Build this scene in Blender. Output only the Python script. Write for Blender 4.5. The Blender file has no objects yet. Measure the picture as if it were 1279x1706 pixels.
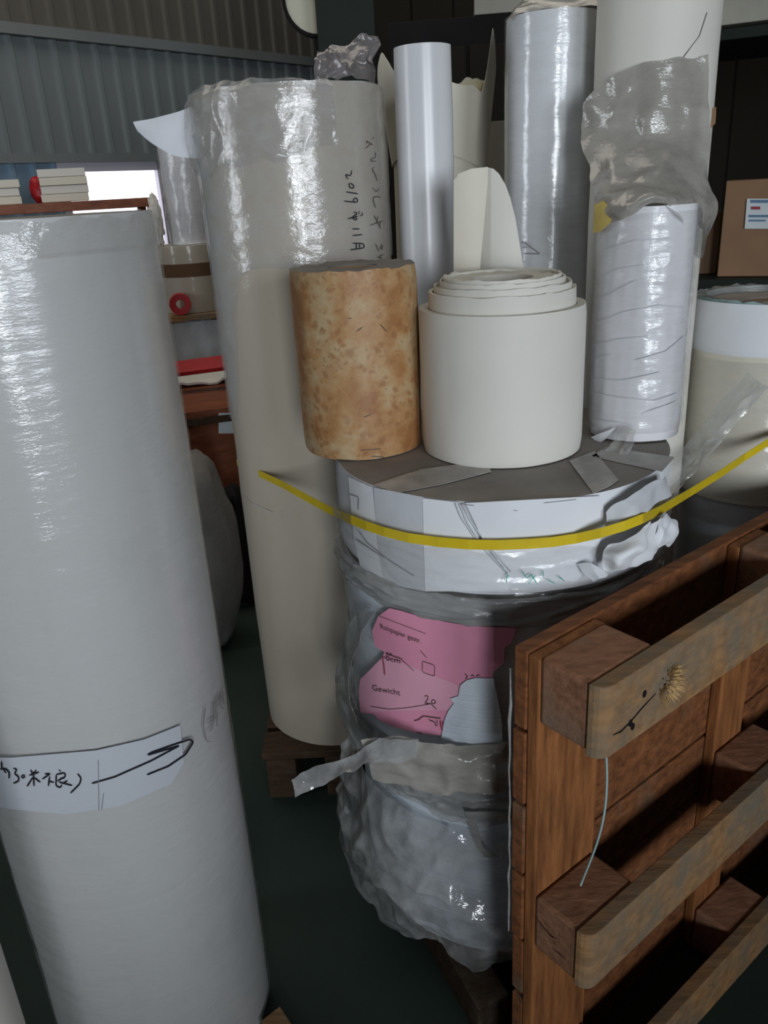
import bpy, bmesh, math, random
from mathutils import Vector, Matrix, noise
random.seed(7); noise.seed_set(7)
sc = bpy.context.scene
COL = sc.collection
# ------------------------------------------------------------------ camera
CAM_H, FPX, PITCH, ROLL = 1.55, 1330.0, math.radians(22.0), math.radians(3.3)
_r0 = Vector((1, 0, 0)); _u0 = Vector((0, math.sin(PITCH), math.cos(PITCH))); FWD = Vector((0, math.cos(PITCH), -math.sin(PITCH)))
RGT = _r0 * math.cos(ROLL) - _u0 * math.sin(ROLL)
UPV = _u0 * math.cos(ROLL) + _r0 * math.sin(ROLL)
EYE = Vector((0, 0, CAM_H))
cd = bpy.data.cameras.new('camera'); cam = bpy.data.objects.new('camera', cd); COL.objects.link(cam)
cd.sensor_fit = 'VERTICAL'; cd.sensor_height = 36.0; cd.lens = FPX * 36.0 / 1706.0; cd.clip_start = 0.02
m = Matrix((RGT, UPV, -FWD)).transposed().to_4x4(); m.translation = EYE
cam.matrix_world = m
sc.camera = cam
# ------------------------------------------------------------------ world, lights, exposure
w = bpy.data.worlds.new('world'); sc.world = w; w.use_nodes = True
w.node_tree.nodes['Background'].inputs[0].default_value = (0.80, 0.92, 1.0, 1)
w.node_tree.nodes['Background'].inputs[1].default_value = 0.05

def area(name, loc, target, sx, sy, power, col):
    l = bpy.data.lights.new(name, 'AREA'); l.shape = 'RECTANGLE'; l.size = sx; l.size_y = sy; l.energy = power; l.color = col
    o = bpy.data.objects.new(name, l); COL.objects.link(o); o.location = loc
    o.rotation_euler = (Vector(target) - Vector(loc)).to_track_quat('-Z', 'Y').to_euler()
    return o
area('doorway_daylight', (2.5, -4.3, 2.05), (0.2, 1.6, 1.3), 1.5, 1.6, 115, (0.87, 0.93, 1.0))
area('rear_window_daylight', (0.70, -4.6, 1.7), (0.2, 1.8, 1.0), 0.9, 1.6, 125, (0.88, 0.94, 1.0))
area('side_window_daylight', (-4.3, 0.5, 1.9), (-0.1, 1.9, 1.5), 0.7, 1.5, 32, (0.88, 0.94, 1.0))
area('overhead_fill', (-0.6, 3.4, 4.6), (-0.6, 3.6, 0), 5.0, 2.0, 50, (1.0, 0.92, 0.80))  # unseen fill from above, placed to light the wall and background
sc.view_settings.view_transform = 'Standard'; sc.view_settings.look = 'None'
sc.view_settings.exposure = 0.08; sc.view_settings.gamma = 1.0; sc.view_settings.use_curve_mapping = False

# ------------------------------------------------------------------ helpers: measuring
def ray(px, py):
    return (FWD + RGT * ((px - 639.5) / FPX) - UPV * ((py - 853.0) / FPX)).normalized()
def az(px, py):
    r = ray(px, py); return math.atan2(r.x, r.y)
def atD(px, py, D):                       # point at horizontal distance D
    r = ray(px, py); return EYE + r * (D / math.hypot(r.x, r.y))
def atZ(px, py, z):                       # point at height z
    r = ray(px, py); return EYE + r * ((z - CAM_H) / r.z)
def pol(azd, D, z=0.0):
    a = math.radians(azd); return Vector((D * math.sin(a), D * math.cos(a), z))
def on_cyl(px, py, c, r):                 # front of an upright cylinder
    d = ray(px, py); ox, oy = -c[0], -c[1]
    A = d.x * d.x + d.y * d.y; B = ox * d.x + oy * d.y; C_ = ox * ox + oy * oy - r * r
    q = B * B - A * C_
    t = (-B - math.sqrt(q)) / A if q > 0 else -B / A
    p = EYE + d * t
    if q <= 0:
        v = Vector((p.x - c[0], p.y - c[1])).normalized() * r
        p = Vector((c[0] + v.x, c[1] + v.y, p.z))
    return p
def fbm(x, y, z, o=3):
    return noise.fractal(Vector((x, y, z)), 1.0, 2.0, o)
def ridge(p):                            # sharp film creases, 0..1
    return max(0.0, 1.0 - 3.2 * abs(noise.noise(p)))
def crease(p):                            # folded-paper relief, 0..1
    d = noise.voronoi(p)[0]; return min(1.0, d[1] - d[0])

# ------------------------------------------------------------------ helpers: materials
def mat(name):
    mm = bpy.data.materials.new(name); mm.use_nodes = True
    nt = mm.node_tree; return mm, nt, nt.nodes['Principled BSDF'], nt.nodes['Material Output']
def N(nt, t, **kw):
    n = nt.nodes.new(t)
    for k, v in kw.items():
        if k.startswith('i_'):
            key = k[2:]; key = int(key) if key.isdigit() else key.replace('_', ' ')
            n.inputs[key].default_value = v
        else: setattr(n, k, v)
    return n
def ramp(nt, src, stops):
    n = nt.nodes.new('ShaderNodeValToRGB'); e = n.color_ramp.elements
    e[0].position, e[0].color = stops[0][0], (*stops[0][1], 1); e[1].position, e[1].color = stops[-1][0], (*stops[-1][1], 1)
    for p, c in stops[1:-1]:
        x = e.new(p); x.color = (*c, 1)
    nt.links.new(src, n.inputs[0]); return n
def coords(nt, scale=(1, 1, 1), rot=(0, 0, 0)):
    tc = N(nt, 'ShaderNodeTexCoord'); mp = N(nt, 'ShaderNodeMapping')
    mp.inputs['Scale'].default_value = scale; mp.inputs['Rotation'].default_value = rot
    nt.links.new(tc.outputs['Object'], mp.inputs[0]); return mp.outputs[0]
def ntex(nt, vec, scale, detail=4, rough=0.5):
    n = N(nt, 'ShaderNodeTexNoise'); n.inputs['Scale'].default_value = scale; n.inputs['Detail'].default_value = detail; n.inputs['Roughness'].default_value = rough
    nt.links.new(vec, n.inputs['Vector']); return n.outputs[0]
def bump(nt, h, strength, dist=0.01):
    b = N(nt, 'ShaderNodeBump'); b.inputs['Strength'].default_value = strength; b.inputs['Distance'].default_value = dist
    nt.links.new(h, b.inputs['Height']); return b.outputs[0]

def m_plain(name, col, rough=0.6, var=0.15, scale=6, bmp=0.0, metal=0.0, spec=0.4):
    mm, nt, p, o = mat(name); v = coords(nt)
    n = ntex(nt, v, scale, 5)
    r = ramp(nt, n, [(0.3, tuple(c * (1 - var) for c in col)), (0.7, tuple(min(1, c * (1 + var * 0.4)) for c in col))])
    nt.links.new(r.outputs[0], p.inputs['Base Color']); p.inputs['Roughness'].default_value = rough; p.inputs['Metallic'].default_value = metal
    p.inputs['Specular IOR Level'].default_value = spec
    if bmp: nt.links.new(bump(nt, ntex(nt, v, scale * 8, 4), bmp), p.inputs['Normal'])
    return mm
def m_wrap(name, col, dirt, coat=0.6, coat_rough=0.12, wr=(4, 4, 70), rot=(0, 0, 0), strength=0.35, dirt_lo=0.35, rough=0.5):
    """paper under tight stretch film: matt colour, wrinkled clear coat"""
    mm, nt, p, o = mat(name)
    n = ntex(nt, coords(nt, (3, 3, 2.0)), 2.2, 6, 0.6)
    r = ramp(nt, n, [(dirt_lo - 0.1, dirt), (dirt_lo + 0.13, col), (1, col)])
    nt.links.new(r.outputs[0], p.inputs['Base Color']); p.inputs['Roughness'].default_value = rough
    h = ntex(nt, coords(nt, wr, rot), 1.5, 4, 0.6)
    b = bump(nt, h, strength, 0.01)
    p.inputs['Coat Weight'].default_value = coat; p.inputs['Coat Roughness'].default_value = coat_rough
    nt.links.new(b, p.inputs['Coat Normal'])
    nt.links.new(bump(nt, h, strength * 0.45, 0.01), p.inputs['Normal'])
    return mm
def m_film(name, tint, lo, hi, rough=0.12, scale=(5, 5, 30), bstr=0.5, refl=1.0, fmax=0.13):
    """clear plastic film: mostly lets light through, hazy where bunched, mirror-like sheen on top"""
    mm, nt, p, o = mat(name); nt.nodes.remove(p)
    tr = N(nt, 'ShaderNodeBsdfTransparent'); tr.inputs[0].default_value = (0.97, 0.97, 0.97, 1)
    df = N(nt, 'ShaderNodeBsdfDiffuse'); df.inputs[0].default_value = (*tint, 1)
    gl = N(nt, 'ShaderNodeBsdfGlossy'); gl.inputs['Roughness'].default_value = rough; gl.inputs[0].default_value = (refl, refl, refl, 1)
    h = ntex(nt, coords(nt, scale), 2.0, 5, 0.65); b = bump(nt, h, bstr, 0.01)
    for x in (df, gl): nt.links.new(b, x.inputs['Normal'])
    fz = N(nt, 'ShaderNodeFresnel'); fz.inputs[0].default_value = 1.5; nt.links.new(b, fz.inputs['Normal'])
    fr = N(nt, 'ShaderNodeMapRange'); fr.inputs[1].default_value = 0.35; fr.inputs[2].default_value = 0.68; fr.inputs[3].default_value = lo; fr.inputs[4].default_value = hi
    nt.links.new(h, fr.inputs[0])
    mx = N(nt, 'ShaderNodeMixShader'); nt.links.new(fr.outputs[0], mx.inputs[0]); nt.links.new(tr.outputs[0], mx.inputs[1]); nt.links.new(df.outputs[0], mx.inputs[2])
    m2 = N(nt, 'ShaderNodeMixShader'); mn = N(nt, 'ShaderNodeMath', operation='MINIMUM'); mn.inputs[1].default_value = fmax; nt.links.new(fz.outputs[0], mn.inputs[0]); nt.links.new(mn.outputs[0], m2.inputs[0]); nt.links.new(mx.outputs[0], m2.inputs[1]); nt.links.new(gl.outputs[0], m2.inputs[2])
    nt.links.new(m2.outputs[0], o.inputs[0]); return mm
def m_wood(name, dark, light, grain=(30, 3, 30), rough=0.75, stain=(0.12, 0.11, 0.08), stain_at=0.66):
    mm, nt, p, o = mat(name)
    oi = N(nt, 'ShaderNodeObjectInfo'); tc = N(nt, 'ShaderNodeTexCoord'); ad = N(nt, 'ShaderNodeVectorMath', operation='MULTIPLY_ADD')
    nt.links.new(tc.outputs['Object'], ad.inputs[0]); ad.inputs[1].default_value = (1, 1, 1)
    sc_ = N(nt, 'ShaderNodeVectorMath', operation='SCALE'); sc_.inputs[0].default_value = (7, 3, 5); nt.links.new(oi.outputs['Random'], sc_.inputs['Scale'])
    nt.links.new(sc_.outputs[0], ad.inputs[2])
    mp = N(nt, 'ShaderNodeMapping'); mp.inputs['Scale'].default_value = grain; nt.links.new(ad.outputs[0], mp.inputs[0])
    g = ntex(nt, mp.outputs[0], 2.0, 7, 0.65)
    r = ramp(nt, g, [(0.28, dark), (0.5, tuple((a + b) / 2 for a, b in zip(dark, light))), (0.72, light)])
    s = ntex(nt, ad.outputs[0], 5.0, 6, 0.7)
    sr = ramp(nt, s, [(stain_at - 0.12, (0, 0, 0)), (stain_at + 0.08, (0.8, 0.8, 0.8))])
    mx = N(nt, 'ShaderNodeMix', data_type='RGBA'); nt.links.new(sr.outputs[0], mx.inputs[0]); nt.links.new(r.outputs[0], mx.inputs[6]); mx.inputs[7].default_value = (*stain, 1)
    nt.links.new(mx.outputs[2], p.inputs['Base Color']); p.inputs['Roughness'].default_value = rough; p.inputs['Specular IOR Level'].default_value = 0.25
    nt.links.new(bump(nt, g, 0.5, 0.004), p.inputs['Normal']); return mm
def m_rings(name, col, dark, scale=60):
    """roll end: fine concentric paper edges"""
    mm, nt, p, o = mat(name)
    wv = N(nt, 'ShaderNodeTexWave', wave_type='RINGS', rings_direction='Z'); wv.inputs['Scale'].default_value = scale; wv.inputs['Distortion'].default_value = 1.5
    nt.links.new(coords(nt), wv.inputs[0])
    n = ntex(nt, coords(nt), 9, 5)
    mx = N(nt, 'ShaderNodeMath', operation='MULTIPLY_ADD'); nt.links.new(wv.outputs[1], mx.inputs[0]); mx.inputs[1].default_value = 0.3; nt.links.new(n, mx.inputs[2])
    r = ramp(nt, mx.outputs[0], [(0.35, dark), (0.85, col)])
    nt.links.new(r.outputs[0], p.inputs['Base Color']); p.inputs['Roughness'].default_value = 0.8; return mm

M = {}
M['wrap_left'] = m_wrap('wrap_left', (0.48, 0.485, 0.48), (0.41, 0.415, 0.41), 0.2, 0.22, (1.2, 1.2, 12), (0.2, 0.05, 0), 0.24, 0.30)
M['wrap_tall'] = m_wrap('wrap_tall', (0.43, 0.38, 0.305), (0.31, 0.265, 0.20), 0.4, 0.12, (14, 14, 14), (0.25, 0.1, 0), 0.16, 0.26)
M['wrap_white'] = m_wrap('wrap_white', (0.70, 0.72, 0.745), (0.62, 0.63, 0.65), 0.4, 0.10, (2, 2, 26), (0.1, 0.05, 0), 0.14, 0.25)
M['wrap_bundle'] = m_wrap('wrap_bundle', (0.74, 0.74, 0.77), (0.60, 0.60, 0.63), 0.3, 0.14, (2, 2, 16), (0.28, 0.1, 0), 0.45, 0.30)
M['satin'] = m_plain('satin', (0.66, 0.67, 0.69), 0.28, 0.04, 3, 0, 0, 0.5)
M['cream'] = m_plain('cream', (0.70, 0.68, 0.62), 0.6, 0.06, 5)
M['ivory'] = m_plain('ivory', (0.70, 0.665, 0.56), 0.6, 0.08, 4)
M['ivory_deep'] = m_plain('ivory_deep', (0.60, 0.55, 0.38), 0.6, 0.1, 4)
M['paper'] = m_plain('paper', (0.74, 0.76, 0.80), 0.6, 0.10, 7, 0.05)
M['paper_white'] = m_plain('paper_white', (0.78, 0.80, 0.83), 0.6, 0.05, 7, 0.05)
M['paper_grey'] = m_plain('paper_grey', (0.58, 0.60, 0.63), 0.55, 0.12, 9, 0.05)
M['band'] = m_wrap('band', (0.455, 0.48, 0.525), (0.42, 0.445, 0.49), 0.4, 0.2, (2, 2, 40), (0, 0, 0), 0.15, 0.3)
M['ream'] = m_wrap('ream', (0.70, 0.76, 0.83), (0.52, 0.58, 0.66), 0.2, 0.3, (2, 2, 130), (0, 0, 0), 0.9, 0.38)
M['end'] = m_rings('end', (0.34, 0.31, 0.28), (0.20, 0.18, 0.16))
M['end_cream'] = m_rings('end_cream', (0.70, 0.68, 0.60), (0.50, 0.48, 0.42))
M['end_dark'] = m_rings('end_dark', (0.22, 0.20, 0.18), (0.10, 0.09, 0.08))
M['core'] = m_plain('core', (0.30, 0.20, 0.11), 0.8, 0.2, 12)
M['tape'] = m_plain('tape', (0.50, 0.48, 0.45), 0.5, 0.3, 22, 0.05)
M['film'] = m_film('film', (0.72, 0.72, 0.70), 0.02, 0.16, 0.16, (5, 5, 22), 0.25)
M['film_haze'] = m_film('film_haze', (0.66, 0.68, 0.70), 0.12, 0.30, 0.15, (8, 8, 12), 0.3)
M['film_top'] = m_film('film_top', (0.60, 0.59, 0.56), 0.10, 0.45, 0.14, (7, 7, 14), 0.4)
M['film_torn'] = m_film('film_torn', (0.44, 0.42, 0.38), 0.50, 0.80, 0.16, (7, 7, 16), 0.35, 1.0, 0.3)
M['film_skirt'] = m_film('film_skirt', (0.55, 0.56, 0.56), 0.18, 0.55, 0.09, (6, 6, 6), 0.6, 1.0, 0.6)
M['film_fold'] = m_film('film_fold', (0.36, 0.36, 0.35), 0.45, 0.85, 0.18, (3, 3, 30), 0.5, 1.0, 0.3)
M['film_clear'] = m_film('film_clear', (0.70, 0.71, 0.69), 0.04, 0.28, 0.06, (10, 10, 10), 0.4, 1.0, 0.4)
M['foil'] = m_film('foil', (0.24, 0.22, 0.22), 0.45, 0.9, 0.10, (10, 10, 10), 0.6, 1.0, 0.6)
M['ink'] = m_plain('ink', (0.012, 0.012, 0.018), 0.5, 0, 5)
M['ink_brown'] = m_plain('ink_brown', (0.07, 0.05, 0.04), 0.6, 0, 5)
M['ink_grey'] = m_plain('ink_grey', (0.20, 0.19, 0.19), 0.7, 0.2, 30)
M['ink_red'] = m_plain('ink_red', (0.28, 0.03, 0.05), 0.6, 0, 5)
M['ink_green'] = m_plain('ink_green', (0.02, 0.33, 0.25), 0.6, 0, 5)
M['pink'] = m_plain('pink', (0.78, 0.31, 0.45), 0.55, 0.14, 8)
M['pink_light'] = m_plain('pink_light', (0.80, 0.40, 0.52), 0.55, 0.14, 8)
M['strap'] = m_plain('strap', (0.66, 0.49, 0.02), 0.35, 0.12, 20)
M['yellow'] = m_plain('yellow', (0.72, 0.56, 0.16), 0.5, 0.2, 30)
M['wood'] = m_wood('wood', (0.075, 0.026, 0.010), (0.27, 0.10, 0.036), (4, 30, 30))
M['wood_v'] = m_wood('wood_v', (0.10, 0.036, 0.012), (0.36, 0.14, 0.046), (30, 30, 3.5), 0.75, (0.10, 0.05, 0.03), 0.75)
M['wood_block'] = m_wood('wood_block', (0.16, 0.07, 0.035), (0.34, 0.17, 0.10), (14, 40, 40), 0.85, (0.20, 0.15, 0.11), 0.62)
M['wood_worn'] = m_wood('wood_worn', (0.17, 0.085, 0.032), (0.38, 0.21, 0.09), (4, 28, 28), 0.85, (0.13, 0.125, 0.10), 0.52)
M['wood_dark'] = m_wood('wood_dark', (0.025, 0.014, 0.008), (0.08, 0.045, 0.025), (6, 30, 30))
M['splinter'] = m_plain('splinter', (0.55, 0.36, 0.15), 0.8, 0.4, 60)
M['desk'] = m_wood('desk', (0.16, 0.045, 0.02), (0.30, 0.10, 0.045), (3, 20, 20), 0.45, (0.12, 0.04, 0.02), 0.8)
M['cardboard'] = m_plain('cardboard', (0.25, 0.145, 0.08), 0.8, 0.12, 7)
M['cardboard_dark'] = m_plain('cardboard_dark', (0.16, 0.095, 0.055), 0.85, 0.2, 7)
M['sack'] = m_plain('sack', (0.24, 0.23, 0.22), 0.7, 0.2, 9, 0.3)
M['tarp'] = m_plain('tarp', (0.36, 0.38, 0.40), 0.6, 0.15, 6, 0.2)
M['red'] = m_plain('red', (0.42, 0.02, 0.025), 0.45, 0.15, 8)
M['red_bag'] = m_plain('red_bag', (0.50, 0.02, 0.03), 0.4, 0.15, 8, 0.2)
M['green_steel'] = m_plain('green_steel', (0.012, 0.018, 0.015), 0.5, 0.2, 3, 0, 0, 0.15)
M['black'] = m_plain('black', (0.012, 0.011, 0.012), 0.7, 0.2, 6, 0, 0, 0.1)
M['dial'] = m_plain('dial', (0.55, 0.55, 0.45), 0.5, 0.05, 6)
M['clad_low'] = m_plain('clad_low', (0.19, 0.215, 0.22), 0.5, 0.10, 1.5)
M['clad_up'] = m_plain('clad_up', (0.135, 0.125, 0.105), 0.55, 0.10, 1.5)
M['clad_blue'] = m_plain('clad_blue', (0.22, 0.32, 0.42), 0.5, 0.10, 1.5)
M['trim'] = m_plain('trim', (0.20, 0.22, 0.22), 0.5, 0.1, 2)
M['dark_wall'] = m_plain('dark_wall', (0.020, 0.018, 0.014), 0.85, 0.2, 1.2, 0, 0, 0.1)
M['roof'] = m_plain('roof', (0.10, 0.10, 0.09), 0.7, 0.2, 1.2)
M['pale_board'] = m_plain('pale_board', (0.33, 0.32, 0.27), 0.5, 0.2, 5, 0.1)
M['sticker'] = m_plain('sticker', (0.58, 0.64, 0.66), 0.5, 0.05, 8)
M['sticker_blue'] = m_plain('sticker_blue', (0.10, 0.18, 0.30), 0.5, 0.05, 8)
M['teal'] = m_plain('teal', (0.30, 0.42, 0.42), 0.5, 0.1, 8)

mm, nt, p, o = mat('floor_paint'); M['floor'] = mm      # worn dark green floor paint
n1 = ntex(nt, coords(nt), 1.6, 6); n2 = ntex(nt, coords(nt), 40, 3)
r = ramp(nt, n1, [(0.3, (0.020, 0.032, 0.027)), (0.7, (0.034, 0.050, 0.042))]); nt.links.new(r.outputs[0], p.inputs['Base Color'])
p.inputs['Roughness'].default_value = 0.6; p.inputs['Specular IOR Level'].default_value = 0.12; nt.links.new(bump(nt, n2, 0.08), p.inputs['Normal'])

mm, nt, p, o = mat('daylight_pane'); M['pane'] = mm      # window with bright overcast sky behind
p.inputs['Base Color'].default_value = (0.8, 0.8, 0.85, 1); p.inputs['Emission Color'].default_value = (0.93, 0.92, 1.0, 1); p.inputs['Emission Strength'].default_value = 1.6
M['blind'] = m_plain('blind', (0.55, 0.50, 0.66), 0.6, 0.05, 3)
M['frame_white'] = m_plain('frame_white', (0.62, 0.60, 0.68), 0.5, 0.05, 3)

mm, nt, p, o = mat('mottled'); M['mottled'] = mm         # orange-brown blotched decor paper
c = coords(nt)
vo = N(nt, 'ShaderNodeTexVoronoi'); vo.inputs['Scale'].default_value = 50
dist = N(nt, 'ShaderNodeVectorMath', operation='MULTIPLY_ADD'); nz = N(nt, 'ShaderNodeTexNoise'); nz.inputs['Scale'].default_value = 30
nt.links.new(c, nz.inputs['Vector']); nt.links.new(nz.outputs[1], dist.inputs[0]); dist.inputs[1].default_value = (0.03, 0.03, 0.03); nt.links.new(c, dist.inputs[2]); nt.links.new(dist.outputs[0], vo.inputs['Vector'])
v2 = N(nt, 'ShaderNodeTexVoronoi'); v2.inputs['Scale'].default_value = 95; nt.links.new(dist.outputs[0], v2.inputs['Vector'])
big = ntex(nt, c, 14, 5, 0.6)
sp = ramp(nt, vo.outputs['Distance'], [(0.22, (1, 1, 1)), (0.42, (0, 0, 0))]); sp2 = ramp(nt, v2.outputs['Distance'], [(0.18, (1, 1, 1)), (0.34, (0, 0, 0))])
base = ramp(nt, big, [(0.36, (0.47, 0.35, 0.20)), (0.50, (0.42, 0.235, 0.10)), (0.62, (0.33, 0.155, 0.055))])
ma = N(nt, 'ShaderNodeMath', operation='MULTIPLY'); bm_ = ramp(nt, ntex(nt, c, 20, 3), [(0.36, (0, 0, 0)), (0.52, (0.6, 0.6, 0.6))]); nt.links.new(sp.outputs[0], ma.inputs[0]); nt.links.new(bm_.outputs[0], ma.inputs[1])
mx = N(nt, 'ShaderNodeMix', data_type='RGBA'); nt.links.new(ma.outputs[0], mx.inputs[0]); nt.links.new(base.outputs[0], mx.inputs[6]); mx.inputs[7].default_value = (0.27, 0.11, 0.04, 1)
mb = N(nt, 'ShaderNodeMath', operation='MULTIPLY'); bm2 = ramp(nt, ntex(nt, c, 11, 3), [(0.40, (0, 0, 0)), (0.55, (0.5, 0.5, 0.5))]); nt.links.new(sp2.outputs[0], mb.inputs[0]); nt.links.new(bm2.outputs[0], mb.inputs[1])
mx2 = N(nt, 'ShaderNodeMix', data_type='RGBA'); nt.links.new(mb.outputs[0], mx2.inputs[0]); nt.links.new(mx.outputs[2], mx2.inputs[6]); mx2.inputs[7].default_value = (0.25, 0.12, 0.05, 1)
nt.links.new(mx2.outputs[2], p.inputs['Base Color']); p.inputs['Roughness'].default_value = 0.55

# ------------------------------------------------------------------ helpers: objects
WLOC = {}
def tag(o, label=None, cat=None, group=None, kind=None):
    if label: o['label'] = label
    if cat: o['category'] = cat
    if group: o['group'] = group
    if kind: o['kind'] = kind
    return o
def thing(name, loc, label, cat, group=None):
    o = bpy.data.objects.new(name, None); COL.objects.link(o); o.location = loc; o.empty_display_size = 0.1
    WLOC[o.name] = Vector(loc); return tag(o, label, cat, group)
def obj(name, verts, faces, mats, parent=None, smooth=True, fmat=None, label=None):
    """one mesh object from world-space vertices"""
    org = WLOC[parent.name] if parent else Vector((0, 0, 0))
    if not parent:
        xs = [v[0] for v in verts]; ys = [v[1] for v in verts]; zs = [v[2] for v in verts]
        org = Vector(((min(xs) + max(xs)) / 2, (min(ys) + max(ys)) / 2, min(zs)))
    me = bpy.data.meshes.new(name); me.from_pydata([tuple(Vector(v) - org) for v in verts], [], faces)
    if not isinstance(mats, (list, tuple)): mats = [mats]
    for x in mats: me.materials.append(M[x])
    if smooth: me.polygons.foreach_set('use_smooth', [True] * len(me.polygons))
    if fmat:
        for i, k in enumerate(fmat): me.polygons[i].material_index = k
    me.update()
    o = bpy.data.objects.new(name, me); COL.objects.link(o)
    if parent: o.parent = parent; WLOC[o.name] = org
    else: o.location = org; WLOC[o.name] = org
    if label: o['label'] = label
    return o
def solid(o, t, offset=0.0):
    md = o.modifiers.new('thickness', 'SOLIDIFY'); md.thickness = t; md.offset = offset
    es = o.modifiers.new('edges', 'EDGE_SPLIT'); es.split_angle = math.radians(50); return o
def bevel(o, wd=0.004, seg=2):
    md = o.modifiers.new('bevel', 'BEVEL'); md.width = wd; md.segments = seg; md.limit_method = 'ANGLE'; return o
def box_vf(p, ex, ey, ez):                # corner + three edge vectors
    p, ex, ey, ez = Vector(p), Vector(ex), Vector(ey), Vector(ez)
    v = [p, p + ex, p + ex + ey, p + ey]; v += [q + ez for q in v]
    f = [(0, 3, 2, 1), (4, 5, 6, 7), (0, 1, 5, 4), (1, 2, 6, 5), (2, 3, 7, 6), (3, 0, 4, 7)]
    if ex.cross(ey).dot(ez) < 0: f = [tuple(reversed(q)) for q in f]
    return v, f
def box(name, p, ex, ey, ez, mt, parent=None, bv=0.003):
    v, f = box_vf(p, ex, ey, ez); o = obj(name, v, f, mt, parent, smooth=False)
    if bv: bevel(o, bv)
    return o
def cbox(name, c, sx, sy, sz, rz, mt, parent=None, bv=0.003):   # base-centred box turned by rz
    ex = Vector((math.cos(rz), math.sin(rz), 0)) * sx; ey = Vector((-math.sin(rz), math.cos(rz), 0)) * sy
    return box(name, Vector(c) - ex / 2 - ey / 2, ex, ey, (0, 0, sz), mt, parent, bv)
def tube(name, pts, r, mt, parent=None, seg=8):
    pts = [Vector(q) for q in pts]; v = []; f = []
    for i, q in enumerate(pts):
        t = (pts[min(i + 1, len(pts) - 1)] - pts[max(i - 1, 0)]).normalized()
        a = t.orthogonal().normalized() if abs(t.z) > 0.95 else t.cross(Vector((0, 0, 1))).normalized(); b = t.cross(a)
        rr = r[i] if isinstance(r, (list, tuple)) else r
        for k in range(seg):
            an = 2 * math.pi * k / seg; v.append(q + a * (rr * math.cos(an)) + b * (rr * math.sin(an)))
    for i in range(len(pts) - 1):
        for k in range(seg):
            f.append((i * seg + k, i * seg + (k + 1) % seg, (i + 1) * seg + (k + 1) % seg, (i + 1) * seg + k))
    f.append(tuple(range(seg))); f.append(tuple((len(pts) - 1) * seg + k for k in reversed(range(seg))))
    return obj(name, v, f, mt, parent)
def ring_body(name, c, r, ri, z0, z1, mts, parent=None, seg=96, nz=14, wob=0.0012, seed=0, flare=None, edge=0.0):
    """thick-walled roll: outer side, two ring ends, inner wall. Ends take the second material."""
    v = []; f = []; fm = []
    for j in range(nz + 1):
        t = j / nz; z = z0 + (z1 - z0) * t
        for k in range(seg):
            a = 2 * math.pi * k / seg
            rr = r + wob * fbm(math.cos(a) * 2 + seed, math.sin(a) * 2, z * 5)
            if j in (0, nz): rr -= 0.002
            if flare: rr += flare(a, t)
            dz = edge * fbm(math.cos(a) * 4, math.sin(a) * 4, seed) if j == nz else 0
            v.append((c[0] + rr * math.cos(a), c[1] + rr * math.sin(a), z + dz))
    for j in range(nz):
        for k in range(seg):
            f.append((j * seg + k, j * seg + (k + 1) % seg, (j + 1) * seg + (k + 1) % seg, (j + 1) * seg + k)); fm.append(0)
    b = len(v)
    for z in (z1 - 0.001, z0 + 0.001):
        for k in range(seg):
            a = 2 * math.pi * k / seg; v.append((c[0] + ri * math.cos(a), c[1] + ri * math.sin(a), z))
    top = nz * seg
    for k in range(seg):
        k2 = (k + 1) % seg
        f.append((top + k, top + k2, b + k2, b + k)); fm.append(1)
        f.append((b + k, b + k2, b + seg + k2, b + seg + k)); fm.append(1)
        f.append((b + seg + k, b + seg + k2, k2, k)); fm.append(1)
    o = obj(name, v, f, mts, parent, True, fm)
    md = o.modifiers.new('edges', 'EDGE_SPLIT'); md.split_angle = math.radians(40)
    return o
def roll(name, label, c, r, z0, z1, mt, end='end_cream', core=0.04, cat='paper roll', group=None, seed=0, wob=0.0012, edge=0.0):
    t = thing(name, (c[0], c[1], z0), label, cat, group)
    ring_body('paper_body', c, r, core, z0, z1, [mt, end], t, seed=seed, wob=wob, edge=edge)
    ring_body('core_tube', c, core - 0.0005, core - 0.007, z0 + 0.002, z1 - 0.004, ['core', 'core'], t, seg=32, nz=1, wob=0)
    return t
def shell(name, c, r, a0, a1, z0, z1, mt, parent, amp=0.004, freq=14, seed=0, nu=110, nv=40, zt=None, zb=None, prof=None, zs=1.0, fine=0.0):
    """film skin around an upright cylinder; azimuths in degrees seen from above, 270 = toward the lens"""
    v = []; f = []
    for j in range(nv + 1):
        t = j / nv
        for i in range(nu + 1):
            s = i / nu; a = math.radians(a0 + (a1 - a0) * s)
            lo = z0 + (zb(s) if zb else 0); hi = z1 + (zt(s) if zt else 0); z = lo + (hi - lo) * t
            p = Vector((math.cos(a) * freq * r + seed, math.sin(a) * freq * r, z * freq * zs))
            u_ = a * r * freq; w_ = z * freq
            d = amp * (0.55 * ridge(Vector((u_ * 0.5 + w_ * 0.35, w_ * zs * 0.9 - u_ * 0.2, seed))) + 0.35 * ridge(Vector((u_ * 1.3 - w_ * 0.5, w_ * 0.8 * zs + u_ * 0.5, seed + 7))) + 0.22 * fine * ridge(Vector((u_ * 2.6 + w_ * 1.1, w_ * 2.2 - u_ * 0.8, seed + 11))) + 0.6 * (0.5 + 0.5 * fbm(u_ * 0.6, w_ * 0.6 * zs, seed + 3, 2)))
            rr = r + d + (prof(s, t) if prof else 0)
            v.append((c[0] + rr * math.cos(a), c[1] + rr * math.sin(a), z))
    for j in range(nv):
        for i in range(nu):
            q = j * (nu + 1) + i; f.append((q, q + 1, q + nu + 2, q + nu + 1))
    return obj(name, v, f, mt, parent)
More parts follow.
